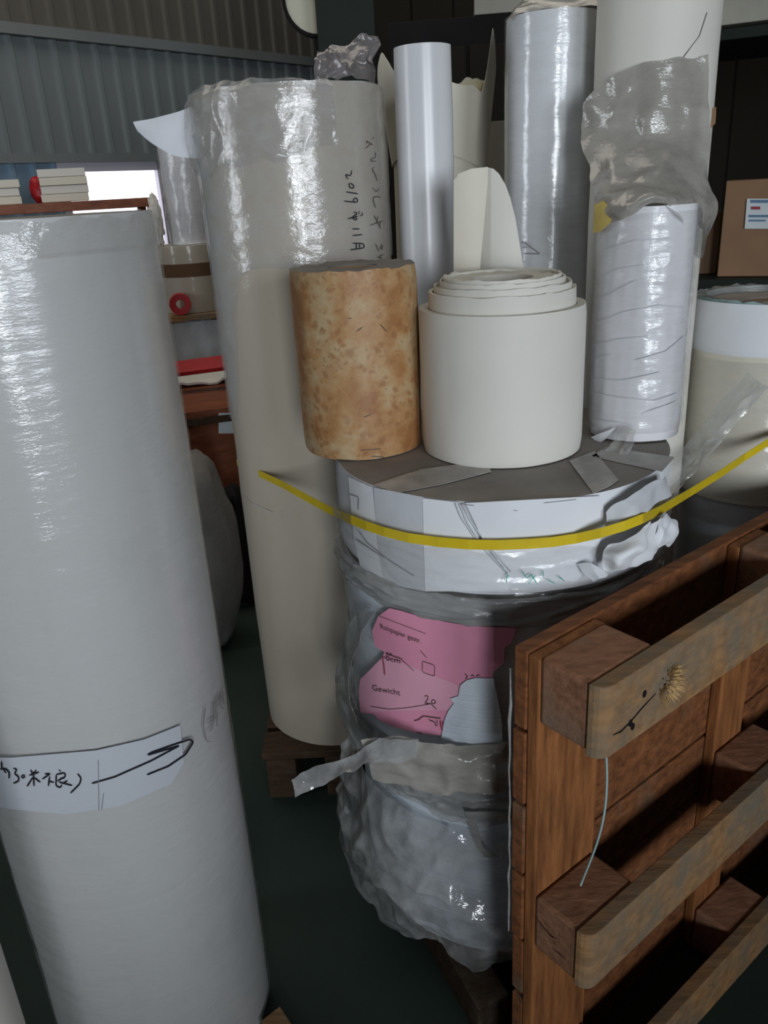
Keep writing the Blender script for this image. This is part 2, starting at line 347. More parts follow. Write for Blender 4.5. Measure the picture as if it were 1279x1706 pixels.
def sheet(name, rows, mt, parent, n=24, amp=0.003, freq=16, seed=0, thick=0.0008, nrm=None):
    """crumpled sheet through control points given as (px, py, distance)"""
    P = [[atD(*q) for q in row] for row in rows]
    def lerp_row(row, t):
        x = t * (len(row) - 1); i = min(int(x), len(row) - 2); u = x - i
        p0, p1, p2, p3 = row[max(i - 1, 0)], row[i], row[i + 1], row[min(i + 2, len(row) - 1)]
        return 0.5 * ((2 * p1) + (p2 - p0) * u + (2 * p0 - 5 * p1 + 4 * p2 - p3) * u * u + (3 * p1 - p0 - 3 * p2 + p3) * u ** 3)
    v = []; f = []
    for j in range(n + 1):
        row = [lerp_row([P[k][i] for k in range(len(P))], j / n) if len(P) > 1 else P[0][i] for i in range(len(P[0]))]
        for i in range(n + 1):
            p = lerp_row(row, i / n); q = p * freq + Vector((seed, seed * 2, 0))
            d = noise.noise_vector(q) * amp + noise.noise_vector(q * 2.3) * amp * 0.4
            tow = (EYE - p).normalized() * (amp * 0.9 * (ridge(q * 0.55) - 0.3))
            v.append(p + d + tow)
    for j in range(n):
        for i in range(n):
            a = j * (n + 1) + i; f.append((a, a + 1, a + n + 2, a + n + 1))
    o = obj(name, v, f, mt, parent)
    if thick: solid(o, thick)
    return o
def patch(name, poly, mapf, mt, parent, step=9.0, thick=0.0006, smooth=True):
    """flat outline (px) laid onto a surface by mapf, tessellated so it follows the curve"""
    bm = bmesh.new(); vs = [bm.verts.new((x, y, 0)) for x, y in poly]
    es = [bm.edges.new((vs[i], vs[(i + 1) % len(vs)])) for i in range(len(vs))]
    bmesh.ops.triangle_fill(bm, edges=es, use_beauty=True)
    return _finish(bm, name, mapf, mt, parent, step, thick, smooth)
def _finish(bm, name, mapf, mt, parent, step, thick, smooth=True):
    for ax in (0, 1):
        cs = [q.co[ax] for q in bm.verts]
        if not cs: return None
        x = min(cs) + step
        while x < max(cs):
            co = [0, 0, 0]; no = [0, 0, 0]; co[ax] = x; no[ax] = 1
            bmesh.ops.bisect_plane(bm, geom=bm.verts[:] + bm.edges[:] + bm.faces[:], plane_co=co, plane_no=no)
            x += step
    bm.verts.index_update()
    v = [mapf(q.co.x, q.co.y) for q in bm.verts]
    f = []
    for fc in bm.faces:
        ids = [q.index for q in fc.verts]
        a, b, c_ = v[ids[0]], v[ids[1]], v[ids[2]]
        if (b - a).cross(c_ - a).dot(EYE - a) < 0: ids.reverse()
        f.append(tuple(ids))
    bm.free()
    o = obj(name, v, f, mt, parent, smooth)
    if thick: solid(o, thick, 1.0)
    return o
def strokes(name, lines, mapf, mt, parent, wpx=2.0, off=(0, 0), sc_=1.0, label=None, kind=None):
    """pen strokes: px polylines laid on a surface as thin ribbons of ink, touching strokes joined into one sign"""
    L = [[Vector((off[0] + x / sc_, off[1] + y / sc_)) for x, y in ln] for ln in lines]
    bb = [[min(p.x for p in l) - 2, min(p.y for p in l) - 2, max(p.x for p in l) + 2, max(p.y for p in l) + 2] for l in L]
    gid = list(range(len(L)))
    for a in range(len(L)):
        for b in range(a):
            if bb[a][0] < bb[b][2] and bb[b][0] < bb[a][2] and bb[a][1] < bb[b][3] and bb[b][1] < bb[a][3]:
                o_, n_ = gid[a], gid[b]; gid = [n_ if g == o_ else g for g in gid]
    res = None
    for g in sorted(set(gid)):
        v = []; f = []
        for pts in [l for l, k in zip(L, gid) if k == g]:
            dn = [pts[0]]
            for a, b in zip(pts, pts[1:]):
                k = max(1, int((b - a).length / 3))
                dn += [a.lerp(b, (i + 1) / k) for i in range(k)]
            if len(dn) > 3: dn = [dn[0]] + [(dn[i - 1] + dn[i] * 2 + dn[i + 1]) / 4 for i in range(1, len(dn) - 1)] + [dn[-1]]
            b0 = len(v)
            for i, q in enumerate(dn):
                t = (dn[min(i + 1, len(dn) - 1)] - dn[max(i - 1, 0)])
                t = t.normalized() if t.length > 1e-6 else Vector((1, 0))
                nn = Vector((-t.y, t.x)) * (wpx / 2 * (0.55 if i in (0, len(dn) - 1) else 1.0))
                v.append(mapf(q.x + nn.x, q.y + nn.y)); v.append(mapf(q.x - nn.x, q.y - nn.y))
            for i in range(len(dn) - 1): f.append((b0 + 2 * i, b0 + 2 * i + 1, b0 + 2 * i + 3, b0 + 2 * i + 2))
        res = obj(name, v, f, mt, parent, True, label=label)
        if kind: res['kind'] = kind
    return res
def lettering(name, text, org, xdir, ydir, mapf, mt, parent, shear=0):
    """printed line of type; org/xdir/ydir in px per unit of type size"""
    cu = bpy.data.curves.new(name, 'FONT'); cu.body = text; cu.size = 1.0; cu.resolution_u = 2
    to = bpy.data.objects.new(name, cu); COL.objects.link(to)
    dg = bpy.context.evaluated_depsgraph_get(); me = to.evaluated_get(dg).to_mesh()
    bm = bmesh.new(); bm.from_mesh(me); to.evaluated_get(dg).to_mesh_clear()
    bpy.data.objects.remove(to); bpy.data.curves.remove(cu)
    for q in bm.verts:
        x, y = q.co.x, q.co.y; q.co = (org[0] + x * xdir[0] + y * ydir[0], org[1] + x * xdir[1] + y * ydir[1], 0)
    return _finish(bm, name, mapf, mt, parent, 8, 0)

# ================================================================== THE SETTING
v, f = box_vf((-9, -7, -0.1), (20, 0, 0), (0, 22, 0), (0, 0, 0.1)); tag(obj('floor', v, f, 'floor', None, False), kind='structure')
v, f = box_vf((-9, -7, 5.0), (20, 0, 0), (0, 22, 0), (0, 0, 0.1)); tag(obj('ceiling', v, f, 'roof', None, False), kind='structure')
# unseen low partition, added behind the viewpoint to shade the lower scene
v, f = box_vf((-3.2, -1.75, 0), (7.5, 0, 0), (0, 0.12, 0), (0, 0, 0.9)); tag(obj('added_shade_wall', v, f, 'roof', None, False), kind='structure')
# left wall: runs away to the right, corrugated sheet in two tiers with a flashing between and a strip window below
WP = Vector((-2.05, 5.35, 0)); WD = Vector((0.643, 0.766, 0)); WN = Vector((0.766, -0.643, 0))
T0, T1 = -4.2, 5.2
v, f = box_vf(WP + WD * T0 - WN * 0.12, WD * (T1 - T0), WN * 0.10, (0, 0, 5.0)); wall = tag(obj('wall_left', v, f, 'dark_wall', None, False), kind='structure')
PITCHW = 0.142
def clad(z0, z1, mt, out):
    """one pressed sheet strip: flat pan and a raised rib"""
    prof = [(0, 0), (0.094, 0), (0.104, 0.026), (0.128, 0.026), (0.138, 0), (PITCHW, 0)]
    v = []; f = []
    for z in (z0, z1):
        for x, d in prof: v.append(WD * x + WN * (d + out) + Vector((0, 0, z)))
    k = len(prof)
    for i in range(k - 1): f.append((i, i + 1, k + i + 1, k + i))
    me = bpy.data.meshes.new('cladding_panel'); me.from_pydata([tuple(q) for q in v], [], f); me.materials.append(M[mt]); return me
low = clad(1.85, 2.52, 'clad_low', 0.0); up = clad(2.52, 4.98, 'clad_up', 0.03); sk = clad(0.0, 1.22, 'clad_blue', 0.0); jm = clad(1.22, 1.85, 'clad_blue', 0.0)
win_t0, win_t1 = 0.18, 1.42
n_p = int((T1 - T0) / PITCHW)
for i in range(n_p):
    t = T0 + i * PITCHW; mid = t + PITCHW / 2
    for me in (low, up, sk) + (() if win_t0 < mid < win_t1 else (jm,)):
        o = bpy.data.objects.new('cladding_panel', me); COL.objects.link(o); o.parent = wall
        o.location = WP + WD * t - WLOC[wall.name]
def wallbox(name, t0, t1, z0, z1, d0, d1, mt, parent=None):
    v, f = box_vf(WP + WD * t0 + WN * d0 + Vector((0, 0, z0)), WD * (t1 - t0), WN * (d1 - d0), (0, 0, z1 - z0)); return obj(name, v, f, mt, parent, False)
tag(wallbox('trim_1', T0, T1, 2.49, 2.55, 0.03, 0.075, 'trim'), kind='structure')
tag(wallbox('trim_2', T0, T1, 1.81, 1.86, 0.0, 0.06, 'trim'), kind='structure')
wn = thing('window_1', WP + WD * win_t0 + Vector((0, 0, 1.22)), None, None); tag(wn, kind='structure')
tm = (win_t0 + win_t1) / 2 + 0.16
wallbox('pane', win_t0, tm - 0.02, 1.22, 1.76, -0.015, -0.010, 'pane', wn); wallbox('pane', tm + 0.02, win_t1, 1.22, 1.72, -0.015, -0.010, 'pane', wn)
wallbox('window_frame', tm - 0.03, tm + 0.03, 1.22, 1.81, -0.01, 0.03, 'frame_white', wn)
wallbox('window_frame', win_t0, win_t1, 1.755, 1.81, -0.01, 0.03, 'frame_white', wn)
wallbox('window_frame', win_t0, win_t0 + 0.05, 1.22, 1.755, -0.01, 0.03, 'frame_white', wn)
wallbox('window_frame', win_t1 - 0.05, win_t1, 1.22, 1.755, -0.01, 0.03, 'frame_white', wn)
wallbox('roller_blind', tm + 0.03, win_t1 - 0.05, 1.64, 1.755, 0.0, 0.01, 'blind', wn)
# dark back wall
BA, BB = Vector((-0.15, 6.6, 0)), Vector((7.5, 3.2, 0)); BD = (BB - BA).normalized(); BN = Vector((BD.y, -BD.x, 0))
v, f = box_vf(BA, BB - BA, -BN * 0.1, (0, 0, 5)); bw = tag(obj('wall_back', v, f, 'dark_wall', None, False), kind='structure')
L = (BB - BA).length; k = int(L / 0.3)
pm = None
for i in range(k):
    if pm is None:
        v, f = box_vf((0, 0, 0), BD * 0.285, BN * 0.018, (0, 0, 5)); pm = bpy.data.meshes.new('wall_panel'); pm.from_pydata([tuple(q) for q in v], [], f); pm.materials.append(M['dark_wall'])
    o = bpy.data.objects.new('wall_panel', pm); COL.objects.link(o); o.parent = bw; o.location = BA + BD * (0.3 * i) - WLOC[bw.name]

# ================================================================== LARGE THINGS
# ---- roll bundled in film, nearest, left
cL, rL = pol(-23.25, 1.28), 0.206
tl = roll('paper_roll', 'tall near grey-white roll in stretch film with black marker writing and arrow', cL, rL, 0.0, 1.54, 'wrap_left', 'end', 0.05, seed=1, wob=0.003)
onL = lambda d=0.0015: (lambda x, y: on_cyl(x, y, cL, rL + d))
shell('film_collar', cL, rL + 0.003, 180, 420, 1.495, 1.537, 'film_top', tl, 0.004, 20, 3, 130, 20,
      zt=lambda s: 0.008 * fbm(s * 22, 1, 2) + 0.016 * max(0, fbm(s * 5, 4, 4)), prof=lambda s, t: -0.012 * max(0, t - 0.7) * 3 * abs(fbm(s * 9, 2, 2)))
shell('stretch_film', cL, rL + 0.003, 215, 380, 0.02, 1.50, 'film', tl, 0.0011, 9, 5, 110, 150, zs=2.6)
patch('paper_band', [(-60, 1262), (20, 1262), (160, 1250), (240, 1232), (300, 1208), (306, 1270), (285, 1306), (200, 1343), (110, 1357), (10, 1347), (-50, 1335)], onL(0.0062), 'band', tl, 12, 0.0003)
IL = onL(0.0074)
strokes('marker_writing', [[(15, 310), (18, 400)], [(0, 395), (60, 385), (100, 430), (95, 495)], [(35, 395), (65, 435)],
    [(140, 385), (185, 395), (150, 440), (200, 475), (200, 520), (140, 545)], [(235, 455), (262, 450), (270, 485), (240, 495), (225, 475), (235, 455)],
    [(310, 460), (415, 425)], [(325, 400), (345, 440)], [(385, 400), (365, 440)], [(355, 420), (362, 575)], [(350, 480), (288, 578)], [(360, 480), (430, 535)],
    [(475, 445), (540, 440), (450, 500)], [(530, 470), (515, 575)], [(510, 520), (575, 535)],
    [(625, 400), (650, 420)], [(600, 450), (690, 430), (700, 470), (610, 520)], [(600, 450), (595, 570), (640, 595), (660, 560)], [(640, 490), (690, 490)], [(625, 530), (770, 568)], [(720, 515), (660, 550)],
    [(825, 440), (865, 490), (850, 550), (750, 650)]], IL, 'ink', tl, 3.0, (0, 1220), 6.395)
strokes('marker_arrow', [[(425, 515), (530, 485), (700, 410), (830, 340)], [(830, 340), (680, 385), (700, 372), (790, 340), (880, 310), (896, 322), (860, 380), (780, 435), (680, 475)]], IL, 'ink', tl, 3.2, (0, 1120), 2.78)
strokes('marker_writing', [[(950, 165), (940, 250), (955, 320), (978, 322)], [(960, 240), (1010, 200)], [(990, 140), (985, 260), (965, 275)], [(1000, 120), (1000, 190)], [(990, 160), (1015, 150)], [(1006, 185), (1004, 250)],
    [(1030, 110), (1017, 150), (1035, 170)], [(1032, 90), (1036, 150)], [(1020, 100), (1012, 130), (1025, 140)]], IL, 'ink_grey', tl, 1.6, (0, 1120), 2.78)
strokes('seam_crease', [[(455, 405), (458, 640)], [(480, 560), (470, 640)]], IL, 'ink_grey', tl, 1.2, (0, 1120), 2.78)
# ---- neighbour roll, cut off at the left
cN = pol(-43.5, 1.0)
roll('paper_roll', 'beige roll cut off by the left edge, beside the tall near roll', cN, 0.152, 0.0, 1.45, 'cream', seed=2)

# ---- the tall cream roll
cT, rT = pol(-4.6, 2.0), 0.2125
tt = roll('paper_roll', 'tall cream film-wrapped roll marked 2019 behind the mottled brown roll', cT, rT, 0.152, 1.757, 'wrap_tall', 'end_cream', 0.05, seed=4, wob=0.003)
onT = lambda d=0.0015: (lambda x, y: on_cyl(x, y, cT, rT + d))
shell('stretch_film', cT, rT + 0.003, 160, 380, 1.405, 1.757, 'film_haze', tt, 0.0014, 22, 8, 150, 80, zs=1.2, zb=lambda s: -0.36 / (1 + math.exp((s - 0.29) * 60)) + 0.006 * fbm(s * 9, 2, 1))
shell('crumpled_film', cT, rT + 0.004, 165, 300, 1.60, 1.757, 'film_top', tt, 0.008, 16, 12, 140, 60, zt=lambda s: 0.010 * math.sin(s * 3.1) + 0.004 * fbm(s * 14, 3, 3), zb=lambda s: 0.02 * fbm(s * 7, 1, 1) + 0.07 * max(0, s - 0.45), zs=0.6,
      prof=lambda s, t: 0.014 * math.sin(math.pi * min(1, t * 1.1)) * max(0, 1 - 1.6 * s) - 0.02 * max(0, t - 0.88) * 6)
sheet('loose_film_tail', [[(318, 232, 1.99), (338, 205, 1.94)], [(328, 262, 1.985), (352, 232, 1.90)], [(338, 290, 1.98), (352, 262, 1.90)], [(345, 312, 1.985), (350, 296, 1.93)]], 'film_top', tt, 18, 0.008, 24)
sheet('loose_paper_tongue', [[(222, 203, 2.06), (258, 196, 2.03), (296, 186, 2.0), (332, 172, 1.98)], [(226, 212, 2.06), (260, 215, 2.02), (296, 222, 2.0), (334, 220, 1.97)], [(230, 219, 2.06), (256, 240, 2.03), (292, 259, 2.0), (334, 264, 1.97)]], 'paper', tt, 16, 0.002, 8, 0, 0.0015)
IT = onT(0.0045)
strokes('marker_writing', [[(300, 548), (300, 585), (288, 618), (262, 605), (232, 583), (232, 600), (262, 648)], [(272, 690), (300, 690), (330, 725), (322, 752), (292, 748), (270, 715), (272, 690)], [(240, 785), (370, 805)],
    [(215, 885), (365, 900), (372, 880), (355, 845), (335, 850), (312, 870), (320, 890), (340, 898)], [(385, 992), (380, 1030)], [(410, 1005), (420, 1035), (390, 1050)], [(320, 1010), (350, 1000), (365, 1040), (330, 1030), (310, 1060)], [(255, 1080), (370, 1050)], [(300, 1060), (350, 1100), (370, 1075), (340, 1060)],
    [(305, 1190), (388, 1190)], [(308, 1262), (418, 1252)], [(310, 1345), (430, 1350), (442, 1390), (425, 1400), (283, 1418)], [(350, 1350), (355, 1410)], [(385, 1350), (390, 1405)]], IT, 'ink', tt, 2.0, (540, 200), 6.56)
strokes('marker_writing', [[(450, 310), (520, 250), (540, 280), (455, 220), (470, 260)], [(540, 180), (530, 215)], [(558, 345), (565, 410), (505, 425), (510, 450), (570, 450)], [(548, 510), (520, 530), (560, 600), (580, 670)],
    [(530, 740), (570, 790), (600, 750)], [(620, 850), (600, 840), (570, 830), (530, 850), (560, 960)], [(545, 1040), (620, 1190)], [(500, 1150), (645, 1100)], [(590, 1050), (570, 1130)], [(615, 1110), (600, 1170)],
    [(560, 1350), (600, 1440)], [(620, 1350), (640, 1420), (600, 1400), (650, 1370)], [(580, 1490), (640, 1520), (600, 1480), (650, 1470)]], IT, 'ink_brown', tt, 1.3, (540, 200), 6.56)
strokes('scuff_mark', [[(407, 825), (418, 838), (452, 853)]], onT(0.002), 'tape', tt, 1.6)
sheet('brown_tape_piece', [[(560, 985, 1.80), (580, 975, 1.80)], [(552, 1070, 1.80), (575, 1072, 1.80)]], 'wood_dark', tt, 6, 0.001)

# ---- pallet under the tall roll
pt = thing('wooden_pallet', (-0.22, 2.04, 0), 'low dark wooden pallet under the tall cream roll', 'pallet')
for i in range(5): box('deck_board', (-0.37, 1.765 + i * 0.125, 0.128), (0.42, 0, 0), (0, 0.1, 0), (0, 0, 0.022), 'wood_dark', pt)
for x in (-0.36, -0.20, -0.04): box('runner', (x, 1.765, 0.0), (0.08, 0, 0), (0, 0.6, 0), (0, 0, 0.127), 'wood_dark', pt)

# ---- the stack of wide rolls in the middle
cS, rS = pol(8.75, 1.4725), 0.311
ps = thing('wooden_pallet', (cS.x, cS.y, 0), 'dark wooden skid under the stack of wide rolls', 'pallet')
rd = Vector((0.043, -0.106, 0)).normalized(); rn = Vector((-rd.y, rd.x, 0))
for k in (-0.20, 0.02, 0.22):
    box('runner', Vector((cS.x, cS.y, 0)) + rn * (k - 0.04) - rd * 0.22, rd * (0.55 if k < -0.1 else 0.42), rn * 0.07, (0, 0, 0.085), 'wood_dark', ps)
for k in range(5):
    box('deck_board', Vector((cS.x, cS.y, 0.086)) - rn * 0.24 + rd * (-0.22 + k * 0.09), rd * 0.075, rn * 0.46, (0, 0, 0.02), 'wood_dark', ps)
Z0, Z1, Z2, Z3 = 0.108, 0.50, 0.915, 1.09
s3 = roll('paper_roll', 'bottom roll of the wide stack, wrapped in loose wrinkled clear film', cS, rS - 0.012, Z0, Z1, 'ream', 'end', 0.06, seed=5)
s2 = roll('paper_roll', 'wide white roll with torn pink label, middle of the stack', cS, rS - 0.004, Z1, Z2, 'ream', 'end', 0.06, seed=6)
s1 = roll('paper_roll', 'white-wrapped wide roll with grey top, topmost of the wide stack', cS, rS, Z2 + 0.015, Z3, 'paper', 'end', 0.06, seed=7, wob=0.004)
onS = lambda d=0.0: (lambda x, y: on_cyl(x, y, cS, rS + d))
# loose skirt of film round the bottom roll
def zb_skirt(s):
    g = math.exp(-((s - 0.53) / 0.035) ** 2) * 0.13 + 0.035 * fbm(s * 16, 7, 1) + 0.02 * max(0, s - 0.6)
    return g
shell('film_skirt', cS, rS - 0.004, 165, 385, 0.135, 0.44, 'film_skirt', s3, 0.028, 8, 21, 260, 140, fine=0.45, zb=zb_skirt, zt=lambda s: 0.02 * fbm(s * 8, 3, 9) - 0.03 * s, prof=lambda s, t: 0.046 * math.sin(math.pi * (1 - t) * 0.8) * (1 - 0.8 * s) - 0.01 * t - 0.022 * min(1, max(0, s - 0.42) * 5))
shell('film_layer', cS, rS - 0.008, 165, 385, 0.45, 0.575, 'film_fold', s3, 0.016, 12, 31, 220, 60, fine=0.8, zt=lambda s: 0.014 * fbm(s * 12, 5, 2), zb=lambda s: 0.012 * fbm(s * 9, 1, 2) + 0.03 * (s - 0.3), zs=3.0)
sheet('strap_loop', [[(775, 1352, 1.148), (790, 1352, 1.146)], [(783, 1385, 1.145), (797, 1383, 1.143)], [(793, 1412, 1.142), (806, 1412, 1.14)], [(808, 1428, 1.142), (832, 1426, 1.14)]], 'film_fold', s3, 14, 0.002, 20)
sheet('strap_loop', [[(775, 1352, 1.147), (812, 1351, 1.146), (852, 1352, 1.145)], [(780, 1362, 1.147), (812, 1362, 1.146), (852, 1362, 1.145)]], 'film_fold', s3, 12, 0.002, 20)
# film, label and torn paper of the middle roll
sheet('film_tail', [[(700, 1232, 1.14), (640, 1240, 1.17), (575, 1262, 1.20), (520, 1278, 1.22), (478, 1300, 1.23)], [(690, 1262, 1.13), (630, 1270, 1.16), (572, 1294, 1.19), (530, 1312, 1.21), (490, 1328, 1.22)]], 'film_skirt', s2, 30, 0.012, 16)
shell('film_layer', cS, rS - 0.002, 175, 375, 0.60, 0.86, 'film', s2, 0.006, 12, 41, 130, 40, zs=2.0)
sheet('film_fold', [[(596, 1018, 1.30), (575, 1060, 1.36), (562, 1120, 1.40), (560, 1180, 1.40), (590, 1246, 1.33)], [(622, 1020, 1.24), (600, 1060, 1.28), (582, 1120, 1.31), (590, 1190, 1.29), (625, 1248, 1.24)]], 'film_skirt', s2, 26, 0.010, 14)
shell('film_fold', cS, rS - 0.001, 180, 330, 0.872, 0.925, 'film_fold', s2, 0.010, 12, 51, 150, 24, zs=5.0, zb=lambda s: 0.012 * fbm(s * 6, 8, 1) - 0.012 * s, zt=lambda s: 0.006 * fbm(s * 10, 2, 8), prof=lambda s, t: 0.006 * math.sin(t * math.pi))
sheet('crumpled_film', [[(600, 1232, 1.20), (660, 1226, 1.165), (720, 1240, 1.145), (790, 1238, 1.14), (862, 1232, 1.14)], [(615, 1262, 1.185), (670, 1258, 1.155), (730, 1272, 1.13), (800, 1268, 1.125), (862, 1266, 1.13)], [(620, 1300, 1.18), (680, 1310, 1.15), (740, 1322, 1.13), (800, 1322, 1.125), (862, 1318, 1.13)]], 'film_torn', s2, 34, 0.010, 22)
c8 = lambda L: [(600 + x / 4.919, 1000 + y / 4.919) for x, y in L]
pink = c8([(240, 64), (330, 85), (480, 130), (640, 165), (820, 198), (1000, 215), (1275, 228), (1240, 350), (1185, 380), (1170, 520), (1090, 590), (1085, 635), (940, 632), (870, 650), (815, 690), (800, 780), (735, 800), (765, 840), (720, 900), (690, 980), (680, 1085), (655, 1108), (460, 1085), (255, 1030), (150, 980), (120, 935), (0, 920), (-12, 735), (0, 650), (180, 470), (200, 425), (120, 375), (98, 250), (150, 130)])
lab = patch('pink_label', pink, onS(0.010), 'pink', s2, 8, 0.0006); lab['label'] = 'torn pink paper label'
patch('label_fold', c8([(0, 650), (180, 470), (330, 500), (560, 600), (800, 690), (800, 780), (735, 800), (765, 840), (720, 900), (300, 905), (0, 920), (-12, 735)]), onS(0.0112), 'pink_light', lab, 8, 0.0003)
PL = onS(0.0125)
ux, uy = (360 / 16 / 4.919, 138 / 16 / 4.919)
lettering('label_print', 'Rohpapier gestr.', (600 + 165 / 4.919, 1000 + 232 / 4.919), (10.2, 3.8), (-2.0, -12.0), PL, 'ink_brown', lab)
lettering('label_print', 'Gewicht', (600 + 95 / 4.919, 1000 + 738 / 4.919), (13.8, 2.6), (-1.2, -13.5), PL, 'ink_brown', lab)
lettering('label_print', '0cm', (600 + 205 / 4.919, 1000 + 492 / 4.919), (15.0, 3.2), (0.5, -11.5), PL, 'ink', lab)
strokes('label_print', [[(155 + i * 24, 128 + i * 9.1), (155 + i * 24 + 7, 140 + i * 9.1), (155 + i * 24 + 13, 130 + i * 9.1), (155 + i * 24 + 20, 142 + i * 9.1)] for i in range(16)], PL, 'ink_brown', lab, 0.9, (600, 1000), 4.919)
strokes('label_box', [[(510, 500), (610, 535), (608, 625), (508, 590), (510, 500)]], PL, 'ink_brown', lab, 0.9, (600, 1000), 4.919)
strokes('label_line', [[(330, 480), (440, 580)], [(80, 870), (240, 895), (400, 880), (590, 848)], [(490, 410), (545, 475)]], PL, 'ink_brown', lab, 0.9, (600, 1000), 4.919)
strokes('pen_writing', [[(525, 790), (545, 772), (560, 790), (545, 825), (525, 850), (570, 845)], [(590, 815), (575, 835), (590, 852), (620, 845), (610, 815), (590, 815)], [(580, 850), (625, 895)],
    [(440, 990), (480, 980), (515, 948), (580, 960), (660, 970)], [(560, 975), (570, 995), (590, 980), (600, 1005), (620, 1000), (610, 1030), (635, 1030)], [(625, 980), (635, 1020)],
    [(855, 605), (885, 625), (860, 645)], [(905, 625), (915, 610), (935, 615), (930, 632)], [(950, 628), (965, 612), (985, 618)], [(460, 1085), (510, 1092)],
    [(210, 440), (225, 415), (235, 440), (215, 450)], [(240, 445), (255, 425), (262, 445), (240, 452)], [(210, 440), (260, 455), (345, 485)]], PL, 'ink_brown', lab, 1.5, (600, 1000), 4.919)
strokes('pen_mark', [[(180, 462), (192, 530), (200, 615)], [(185, 465), (205, 470)], [(655, 985), (660, 1040), (678, 1078)], [(672, 990), (682, 1070)]], PL, 'ink_red', lab, 1.9, (600, 1000), 4.919)
patch('torn_paper', c8([(870, 655), (940, 636), (1090, 640), (1130, 830), (1160, 1000), (1165, 1180), (1000, 1200), (680, 1190), (665, 1120), (690, 985), (722, 905), (768, 842), (740, 803), (803, 783), (820, 695)]), onS(0.0135), 'ream', s2, 8, 0.0010)

# wrapping of the topmost roll: overlapping paper sheets, creases, crumpled corner
patch('wrapping_sheet', [(622, 812), (705, 828), (708, 985), (640, 972), (628, 900)], onS(0.0045), 'paper_grey', s1, 9, 0.0005)
patch('wrapping_sheet', [(704, 830), (765, 837), (800, 900), (850, 960), (846, 985), (708, 985)], onS(0.0055), 'paper_white', s1, 9, 0.0005)
patch('wrapping_sheet', [(580, 794), (620, 812), (630, 900), (640, 972), (604, 960), (590, 900)], onS(0.0040), 'paper_white', s1, 9, 0.0005)
patch('wrapping_sheet', [(775, 838), (1000, 826), (1010, 870), (985, 940), (960, 968), (850, 962), (805, 900)], onS(0.0060), 'paper', s1, 9, 0.0005)
for pts in ([(758, 838), (768, 862), (790, 895), (815, 925), (845, 955)], [(770, 840), (782, 866), (804, 896), (830, 928), (850, 952)], [(764, 838), (778, 870), (800, 905), (838, 945)]):
    q = [on_cyl(x, y, cS, rS + 0.007) for x, y in pts]; tube('paper_crease', q, 0.0016, 'paper_grey', s1, 6)
strokes('dirt_streak', [[(597, 885), (612, 905), (650, 935), (690, 960)], [(592, 898), (640, 930)], [(580, 823), (597, 828), (596, 850)], [(765, 840), (790, 842)], [(905, 838), (960, 832)], [(855, 850), (862, 851)], [(760, 845), (775, 872)]], onS(0.0072), 'ink_grey', s1, 1.2)
shell('stretch_film', cS, rS + 0.006, 185, 335, 0.925, 1.01, 'film', s1, 0.006, 14, 61, 130, 26, zs=3.0, zt=lambda s: 0.02 * fbm(s * 6, 3, 1))
strokes('green_thread', [[(845, 955), (843, 972)], [(843, 962), (848, 958)], [(868, 950), (878, 964), (884, 956), (894, 972)], [(880, 972), (892, 958)], [(904, 950), (905, 962)], [(930, 960), (940, 968)], [(912, 966), (924, 972)]], onS(0.016), 'ink_green', s1, 1.5)
sheet('crumpled_paper', [[(1006, 852, 1.20), (1040, 832, 1.215), (1076, 806, 1.25), (1112, 796, 1.32)], [(1004, 884, 1.195), (1044, 872, 1.20), (1082, 850, 1.24), (1114, 828, 1.32)]], 'paper_grey', s1, 20, 0.010, 18)
sheet('crumpled_paper', [[(1008, 898, 1.19), (1040, 880, 1.20), (1076, 868, 1.235), (1098, 866, 1.28)], [(1002, 925, 1.18), (1036, 918, 1.17), (1070, 905, 1.21), (1092, 898, 1.26)], [(1004, 952, 1.19), (1030, 955, 1.18), (1056, 942, 1.21), (1078, 925, 1.25)]], 'paper_white', s1, 24, 0.016, 17, 3)
sheet('crumpled_paper', [[(1098, 865, 1.27), (1108, 850, 1.31), (1120, 872, 1.34)], [(1086, 900, 1.26), (1104, 890, 1.28), (1127, 890, 1.34)], [(1084, 930, 1.26), (1100, 915, 1.29), (1118, 910, 1.34)]], 'paper', s1, 20, 0.012, 24, 5)
sheet('crumpled_paper', [[(960, 940, 1.185), (985, 938, 1.18), (1006, 945, 1.185)], [(985, 968, 1.18), (996, 962, 1.178), (1010, 956, 1.19)]], 'paper_grey', s1, 14, 0.006, 24, 8)
onTop = lambda d: (lambda x, y: atZ(x, y, Z3 + d))
tape_polys = [[(622, 808), (700, 782), (812, 768), (818, 786), (740, 806), (660, 822)], [(770, 836), (735, 812), (800, 778), (842, 784)], [(948, 768), (990, 752), (1030, 800), (1012, 812), (988, 822)], [(985, 760), (1010, 745), (1124, 762), (1102, 786)]]
for pl in tape_polys[:1] + tape_polys[2:]: patch('packing_tape', pl, onTop(0.0015), 'tape', s1, 14, 0.0006)

